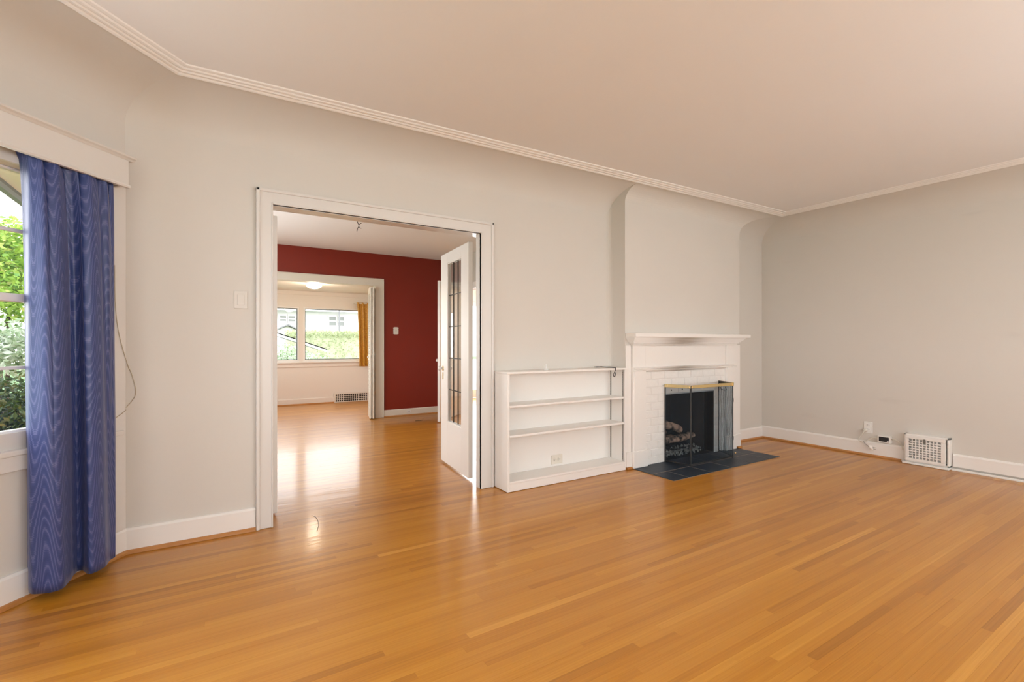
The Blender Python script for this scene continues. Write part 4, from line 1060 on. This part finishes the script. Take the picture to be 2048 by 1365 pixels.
# folding fire screen
t = thing('fire_screen', 'three-panel black mesh fire screen with brass top band on the hearth', 'fire screen', (4.35, 3.1, HT))
def panel(a, c, m, brass_out, label=None):
    a, c = Vector((*a, 0)), Vector((*c, 0)); dv = (c - a); Ln = dv.length; dv.normalize(); nv = Vector((dv.y, -dv.x, 0))
    Wp = lambda x, y, z: a + dv * x + nv * y + Vector((0, 0, z))
    z0, z1 = HT, .803; r = .0055
    f = MB()
    f.tube([Wp(.004, 0, z0), Wp(.004, 0, z1)], r, 8); f.tube([Wp(Ln - .004, 0, z0), Wp(Ln - .004, 0, z1)], r, 8)
    f.tube([Wp(.004, 0, z0 + .018), Wp(Ln - .004, 0, z0 + .018)], r, 8); f.tube([Wp(.004, 0, z1 - .004), Wp(Ln - .004, 0, z1 - .004)], r, 8)
    fo = link('panel_frame', f, M['black'], t, True)
    s = MB(); s.add([Wp(.006, 0, z0 + .02), Wp(Ln - .006, 0, z0 + .02), Wp(Ln - .006, 0, z1 - .006), Wp(.006, 0, z1 - .006)], [(0, 1, 2, 3)])
    s.uv = [(0, 0), (Ln, 0), (Ln, .8), (0, .8)]
    link('wire_mesh', s, m, fo)
    y0, y1 = (.005, .011) if brass_out else (-.011, -.005)
    bb = MB(); bb.bbox(.0, Ln, y0, y1, z1 - .030, z1 + .002, .002, 1, Wp); link('brass_band', bb, M['brass'], fo)
    for x in (.02, Ln - .02):
        st = MB(); st.bbox(x - .012, x + .012, y1 if brass_out else y0 - .003, (y1 + .003) if brass_out else y0, z1 - .028, z1, .003, 1, Wp); link('corner_strap', st, M['brass'], fo)
Apt, Bpt, Cpt, Dpt = (3.938, 3.330), (4.012, 3.075), (4.690, 3.068), (4.822, 3.330)
panel(Apt, Bpt, M['screen'], True); panel(Bpt, Cpt, M['screen'], True); panel(Cpt, Dpt, M['screen_moire'], True)
hg = MB()
for z in (.2, .6):
    for p in (Bpt, Cpt):
        hg = MB(); hg.tube([(p[0], p[1] - .004, z), (p[0], p[1] - .004, z + .04)], .0035, 8); link('hinge', hg, M['black'], t, True)
ft = MB(); ft.lathe([(0, .014), (.007, .012), (.010, .006), (.009, 0), (0, 0)], 12, lambda x, y, z: (4.700 + x, 3.052 - z, .062 + y)); link('knob', ft, M['brass'], t, True)
hd = MB(); hd.tube([(4.74, 3.19, .745), (4.745, 3.185, .715), (4.76, 3.215, .708), (4.79, 3.275, .712), (4.795, 3.29, .735)], .004, 6); link('handle', hd, M['black'], t, True)

# ------------------------------------------------------------------ right wall fittings
t = thing('outlet', 'white wall outlet with a plug in it low on the right-hand wall', 'outlet', (WX, 2.375, .30))
b = MB(); b.bbox(WX - .008, WX - .0005, 2.336, 2.416, .243, .366, .003, 2); link('plate', b, M['whitepl'], t)
for z in (.282, .330):
    b = MB(); b.bbox(WX - .011, WX - .007, 2.358, 2.394, z - .017, z + .017, .004, 2); s_ = link('socket', b, M['whitepl'], t)
    b = MB(); b.box(WX - .0118, WX - .0108, 2.366, 2.370, z - .006, z + .008); b.box(WX - .0118, WX - .0108, 2.382, 2.386, z - .006, z + .008); link('slots', b, M['shadowgap'], s_)
t = thing('power_cable', 'white power cord from the wall outlet to the small box by the register', 'cord', (WX - .03, 2.35, .2))
b = MB(); b.lathe([(0, .03), (.014, .029), (.018, .02), (.019, .0)], 12, lambda x, y, z: (WX - .012 - z, 2.398 + x, .272 + y)); link('plug', b, M['cordw'], t, True)
b = MB(); cp = [(WX - .040, 2.398, .268), (WX - .05, 2.412, .235), (WX - .045, 2.442, .195), (WX - .04, 2.455, .165), (WX - .04, 2.43, .145), (WX - .042, 2.39, .150), (WX - .04, 2.35, .185), (WX - .035, 2.31, .205), (WX - .035, 2.275, .205)]
b.tube([tuple(p) for p in catmull(cp, 50)], .0058, 8); link('wire', b, M['cordw'], t, True)
t = thing('power_adapter', 'small white box with a dark face on the baseboard beside the register', 'adapter', (WX - .03, 2.21, .2))
b = MB(); b.bbox(WX - .048, WX - .0005, 2.158, 2.276, .168, .240, .005, 2); link('case', b, M['whitepl'], t)
b = MB(); b.bbox(WX - .051, WX - .0475, 2.172, 2.262, .180, .229, .003, 1); link('face', b, M['blackpl'], t)
b = MB(); b.lathe([(0, .004), (.006, .003), (.007, 0)], 10, lambda x, y, z: (WX - .051 - z, 2.182 + x, .190 + y)); link('button', b, M['whitepl'], t)
b = MB(); b.tube([tuple(p) for p in catmull([(WX - .03, 2.158, .215), (WX - .035, 2.13, .220), (WX - .04, 2.09, .200), (WX - .035, 2.066, .165), (WX - .03, 2.058, .12)], 24)], .0045, 8); link('lead', b, M['cordw'], t, True)
t = thing('loose_plug', 'loose white three-pin plug dangling below the wall outlet', 'plug', (WX - .04, 2.33, .11))
b = MB(); b.tube([tuple(p) for p in catmull([(WX - .044, 2.405, .155), (WX - .046, 2.39, .132), (WX - .05, 2.365, .112), (WX - .052, 2.345, .104)], 16)], .005, 8); link('lead', b, M['greypl'], t, True)
b = MB(); b.lathe([(0, 0), (.020, 0), (.027, .008), (.027, .024), (.021, .034), (0, .034)], 14, lambda x, y, z: (WX - .055 + y * .9, 2.342 - z * .9 + x * .3, .100 + x - z * .1)); link('body', b, M['whitepl'], t, True)
b = MB()
for dz in (-.008, .008): b.box(WX - .060, WX - .054, 2.286, 2.312, .092 + dz, .098 + dz)
link('pins', b, M['greypl'], t)

t = thing('heat_register', 'white box heat register with square lattice grille at the foot of the right-hand wall', 'heat register', (WX - .04, 1.85, 0))
ry0, ry1 = 1.678, 2.032; rx = 6.005
b = MB()
b.bbox(rx, WX - .0005, ry0, ry0 + .016, .022, .304, .003); b.bbox(rx, WX - .0005, ry1 - .016, ry1, .022, .304, .003); b.bbox(rx, WX - .0005, ry0, ry1, .288, .304, .003); b.bbox(rx, WX - .0005, ry0, ry1, .022, .040, .003)
link('box', b, M['trim'], t)
b = MB(); b.box(WX - .02, WX - .002, ry0 + .016, ry1 - .016, .04, .288); link('backing', b, M['shadowgap'], t)
b = MB(); b.bbox(5.978, WX - .0005, ry0 - .004, ry1 + .010, .002, .022, .004); link('foot_strip', b, M['whitepl'], t)
# grille leaf leaning a little out of its box
GF = lambda y, o, z: Vector((rx - .004 - o - (.300 - z) * .012, y, z))
gy0, gy1, gz0, gz1 = ry0 + .024, ry1 - .012, .034, .292
b = MB(); fw = .036
for a in ((gy0, gy1, gz0, gz0 + .030), (gy0, gy1, gz1 - .034, gz1), (gy0, gy0 + fw, gz0 + .03, gz1 - .034), (gy1 - fw + .006, gy1, gz0 + .03, gz1 - .034)):
    b.bbox(a[0], a[1], 0, .010, a[2], a[3], .003, 1, GF)
gr = link('grille', b, M['trim'], t)
b = MB(); ya, yb, za, zb_ = gy0 + fw, gy1 - fw + .006, gz0 + .03, gz1 - .034
for i in range(1, 9): y_ = ya + (yb - ya) * i / 9; b.box(y_ - .0042, y_ + .0042, .001, .007, za, zb_, GF)
for j in range(1, 8): z_ = za + (zb_ - za) * j / 8; b.box(ya, yb, .002, .008, z_ - .0042, z_ + .0042, GF)
link('lattice', b, M['trim'], gr)
b = MB(); ym_ = (ya + yb) / 2 - .002
b.bbox(ym_ - .008, ym_ + .008, .008, .020, .225, .268, .003, 1, GF); link('lever', b, M['pewter'], gr)
b = MB()
for j in range(9): z_ = .05 + j * .027; b.add([(WX - .05, ry0 + .02, z_), (WX - .05, ry1 - .02, z_), (WX - .022, ry1 - .02, z_ + .022), (WX - .022, ry0 + .02, z_ + .022)], [(0, 1, 2, 3)])
link('damper_blades', b, M['trim'], t)

# ------------------------------------------------------------------ outdoors
g = MB(); g.box(-30, 40, 10.6, 60, -.72, -.6); g.box(-30, -.45, -20, 10.6, -.62, -.6)
struct('ground', g, M['lawn'], 'grass garden outside the windows', 'ground')
pt = MB(); pt.box(3.3, 7.6, 9.75, 16.0, -.64, -.58); pt.box(7.6, 26, 9.75, 48.0, -.64, -.58)  # added pale ground, so the view through the hall door comes out white
struct('ground_reflector', pt, M['stucco'], 'added pale patio outside the side hall door', 'reflector')
def foliage(mb, c, rad, n, size, seed, flat=0.0, tlo=0.0, thi=1.0, boxy=False):
    rg = random.Random(seed); c = Vector(c)
    if mb.tone is None: mb.tone = []
    for i in range(n):
        if boxy: p = Vector((rg.uniform(-1, 1), rg.uniform(-1, 1), rg.uniform(-1, 1)))
        else:
            p = Vector((rg.gauss(0, 1), rg.gauss(0, 1), rg.gauss(0, 1))).normalized() * (rg.random() ** .45)
        q = c + Vector((p.x * rad[0], p.y * rad[1], p.z * rad[2]))
        s = size * rg.uniform(.6, 1.3)
        a = Vector((rg.gauss(0, 1), rg.gauss(0, 1), rg.gauss(0, .7))).normalized(); d = a.cross(Vector((rg.gauss(0, 1), rg.gauss(0, 1), rg.gauss(0, 1)))).normalized()
        n_ = a.cross(d)
        mb.add([q - a * s, q + d * s * .5 + n_ * s * .15, q + a * s, q - d * s * .5 + n_ * s * .15], [(0, 1, 2, 3)])
        tn = tlo + (thi - tlo) * min(1, max(0, rg.gauss(.45, .22)))
        mb.tone += [tn] * 4
def plant(name, label, cat, loc, blobs, m, trunk=None, group=None):
    t = thing(name, label, cat, loc, group=group)
    mb = MB()
    for bb in blobs: foliage(mb, *bb)
    o = link('foliage', mb, m, t, recalc=False); o['kind'] = 'stuff'
    if trunk:
        k = MB()
        for pts, rad in trunk:
            k = MB(); k.tube(pts, rad, 7); link('stem', k, M['bark'], t, True)
def gp(px, d, z=None, py=None):
    u = (px - 1024) / 965
    return ((F2[0] + R2[0] * u) * d, (F2[1] + R2[1] * u) * d, z if z is not None else CAMH + (687 - py) / 965 * d)
c1 = gp(10, 8.0, 1.9); 
plant('maple_tree', 'bright yellow-green leafy tree outside the garden window', 'tree', (c1[0], c1[1], -.6),
      [(gp(0, 8.2, 2.75), (1.2, .9, .62), 3000, .06, 1), (gp(30, 8.0, 2.05), (1.1, .8, .55), 2600, .055, 2), (gp(-20, 8.4, 3.1), (.9, .8, .40), 700, .055, 3)], M['leaf_bright'],
      [([(c1[0] - .2, c1[1] + .3, -.6), (c1[0] - .15, c1[1] + .3, .8), (c1[0] + .1, c1[1] + .2, 2.4)], [.07, .055, .02]), ([(c1[0] - .15, c1[1] + .3, .8), (c1[0] - .6, c1[1] + .1, 2.0)], [.045, .012])])
plant('flowering_shrub', 'pale flowering shrub between the tree and the dark hedge outside the garden window', 'shrub', gp(20, 6.0, -.6),
      [(gp(0, 6.0, 1.22), (.8, .6, .34), 1500, .042, 4), (gp(50, 6.0, 1.10), (.6, .5, .34), 900, .042, 5)], M['leaf_flower'],
      [([gp(15, 6.0, -.6), gp(12, 6.0, .4), gp(20, 6.0, 1.3)], [.04, .03, .01])])
plant('hedge', 'dark dense hedge low outside the garden window', 'hedge', gp(15, 4.7, -.6),
      [(gp(0, 4.9, .40), (.9, .5, .55), 5200, .032, 6, 0, 0, 1), (gp(40, 4.9, .30), (.9, .5, .55), 4200, .032, 7)], M['leaf_dark'],
      [([gp(15, 4.9, -.6), gp(15, 4.9, .5)], [.04, .02])])
# eave of the house wing beyond the bay
t = thing('roof_eave', 'white soffit and grey gutter of the house eave outside the garden window', 'eave', (-.9, 5, 2.5))
b = MB(); b.box(-1.46, -.43, 3.9, 9.5, 2.60, 2.66); link('soffit', b, M['soffit'], t)
b = MB(); b.prism([(-1.46, 2.66), (-1.56, 2.66), (-1.56, 2.58), (-1.53, 2.545), (-1.48, 2.545), (-1.46, 2.57)], 3.9, 9.5, 'y'); link('gutter', b, M['gutter'], t)
b = MB(); b.add(*quadthick([(-1.5, 3.9, 2.67), (-1.5, 9.5, 2.67), (0.4, 9.5, 3.3), (0.4, 3.9, 3.3)], (0, 0, .05))); link('roof_slope', b, M['roofgrey'], t)

# beyond the sunroom windows
plant('clipped_hedge', 'tall pale green clipped hedge outside the sunroom window', 'hedge', (4.6, 16.4, -.6),
      [((4.6, 16.4, .50), (2.6, .30, 1.11), 26000, .034, 8, 0, 0, 1, True), ((4.6, 16.3, 1.52), (2.6, .3, .11), 4000, .034, 9, 0, .0, .45, True)], M['leaf_hedge'],
      [([(3.0, 16.4, -.6), (3.0, 16.4, 1.2)], .05), ([(5.5, 16.4, -.6), (5.5, 16.4, 1.2)], .05)])
hc = MB(); hc.box(2.05, 7.15, 16.22, 16.6, -.58, 1.52)
link('twig_core', hc, M['hedge_core'], bpy.data.objects['clipped_hedge'])
t = thing('porch_roof', 'white-edged gabled porch roof beyond the left sunroom window', 'porch', (1.8, 14.2, -.6))
zz = lambda x: 1.50 - (x - 1.55) * .355
b = MB(); b.add(*quadthick([(.9, 14.0, zz(.9)), (2.78, 14.0, zz(2.78)), (2.78, 14.0, zz(2.78) - .09), (.9, 14.0, zz(.9) - .09)], (0, .04, 0))); link('fascia', b, M['soffit'], t)
b = MB(); b.add(*quadthick([(.9, 14.0, zz(.9)), (2.78, 14.0, zz(2.78)), (2.78, 15.6, zz(2.78)), (.9, 15.6, zz(.9))], (0, 0, -.03))); link('roof_slope', b, M['roofgrey'], t)
b = MB(); b.box(.6, 2.5, 14.5, 15.4, -.6, .95); link('porch_wall', b, M['whitesiding'], t)
t = thing('garage', 'low gabled grey-roofed garage behind the left sunroom window', 'garage', (2.4, 19, -.6))
b = MB(); b.prism([(1.85, -.6), (3.0, -.6), (3.0, 1.56), (2.42, 1.84), (1.85, 1.58)], 19, 21.5, 'y'); link('wall', b, M['whitesiding'], t)
b = MB()
b.add(*quadthick([(1.70, 18.85, 1.53), (2.42, 18.85, 1.86), (2.42, 21.6, 1.86), (1.70, 21.6, 1.53)], (0, 0, .05))); b.add(*quadthick([(3.12, 18.85, 1.52), (2.42, 18.85, 1.86), (2.42, 21.6, 1.86), (3.12, 21.6, 1.52)], (0, 0, .05)))
link('roof', b, M['roofgrey'], t)
plant('blossom_bush', 'white blossom bush at the foot of the left sunroom window', 'bush', (1.75, 13.2, -.6),
      [((1.55, 13.3, .86), (.75, .4, .38), 1500, .035, 21), ((2.35, 13.3, .70), (.42, .35, .26), 700, .033, 22)], M['leaf_flower'],
      [([(1.7, 13.3, -.6), (1.7, 13.3, .9)], [.04, .02])])
# neighbour's white house
t = thing('house', 'white two-window neighbouring house beyond the hedge', 'house', (4.5, 25, -.6))
b = MB(); b.box(-1, 9.5, 24, 30, -.6, 2.72); link('wall', b, M['whitesiding'], t)
b = MB(); b.add(*quadthick([(-1.4, 23.4, 2.80), (9.9, 23.4, 2.80), (9.9, 27, 4.0), (-1.4, 27, 4.0)], (0, 0, .12))); b.add(*quadthick([(-1.4, 30.6, 2.80), (9.9, 30.6, 2.80), (9.9, 27, 4.0), (-1.4, 27, 4.0)], (0, 0, .12))); link('roof', b, M['roofgrey'], t)
b = MB(); b.box(-1.4, 9.9, 23.36, 23.46, 2.68, 2.82); link('gutter', b, M['soffit'], t)
def hwin(x0, x1, z0, z1, t):
    f = MB(); f.box(x0 - .06, x1 + .06, 23.95, 24, z0 - .06, z0); f.box(x0 - .06, x1 + .06, 23.95, 24, z1, z1 + .06); f.box(x0 - .06, x0, 23.95, 24, z0, z1); f.box(x1, x1 + .06, 23.95, 24, z0, z1)
    f.box(x0, x1, 23.96, 24, (z0 + z1) / 2 - .03, (z0 + z1) / 2 + .03)
    fo = link('window', f, M['trim'], t)
    g_ = MB(); g_.box(x0, x1, 23.975, 23.985, z0, z1); link('pane', g_, M['windowdark'], fo)
for x0, x1, z0, z1 in ((2.74, 2.99, 2.22, 2.46), (3.09, 3.36, 2.22, 2.46), (4.85, 5.16, 2.06, 2.48), (5.26, 5.52, 2.06, 2.48)): hwin(x0, x1, z0, z1, t)
b = MB(); b.tube([(4.99, 22.5, -.6), (4.99, 22.5, 3.1)], .035, 8)
tag(link('utility_pole', b, M['roofgrey']), 'thin grey pole in front of the white house', 'pole')
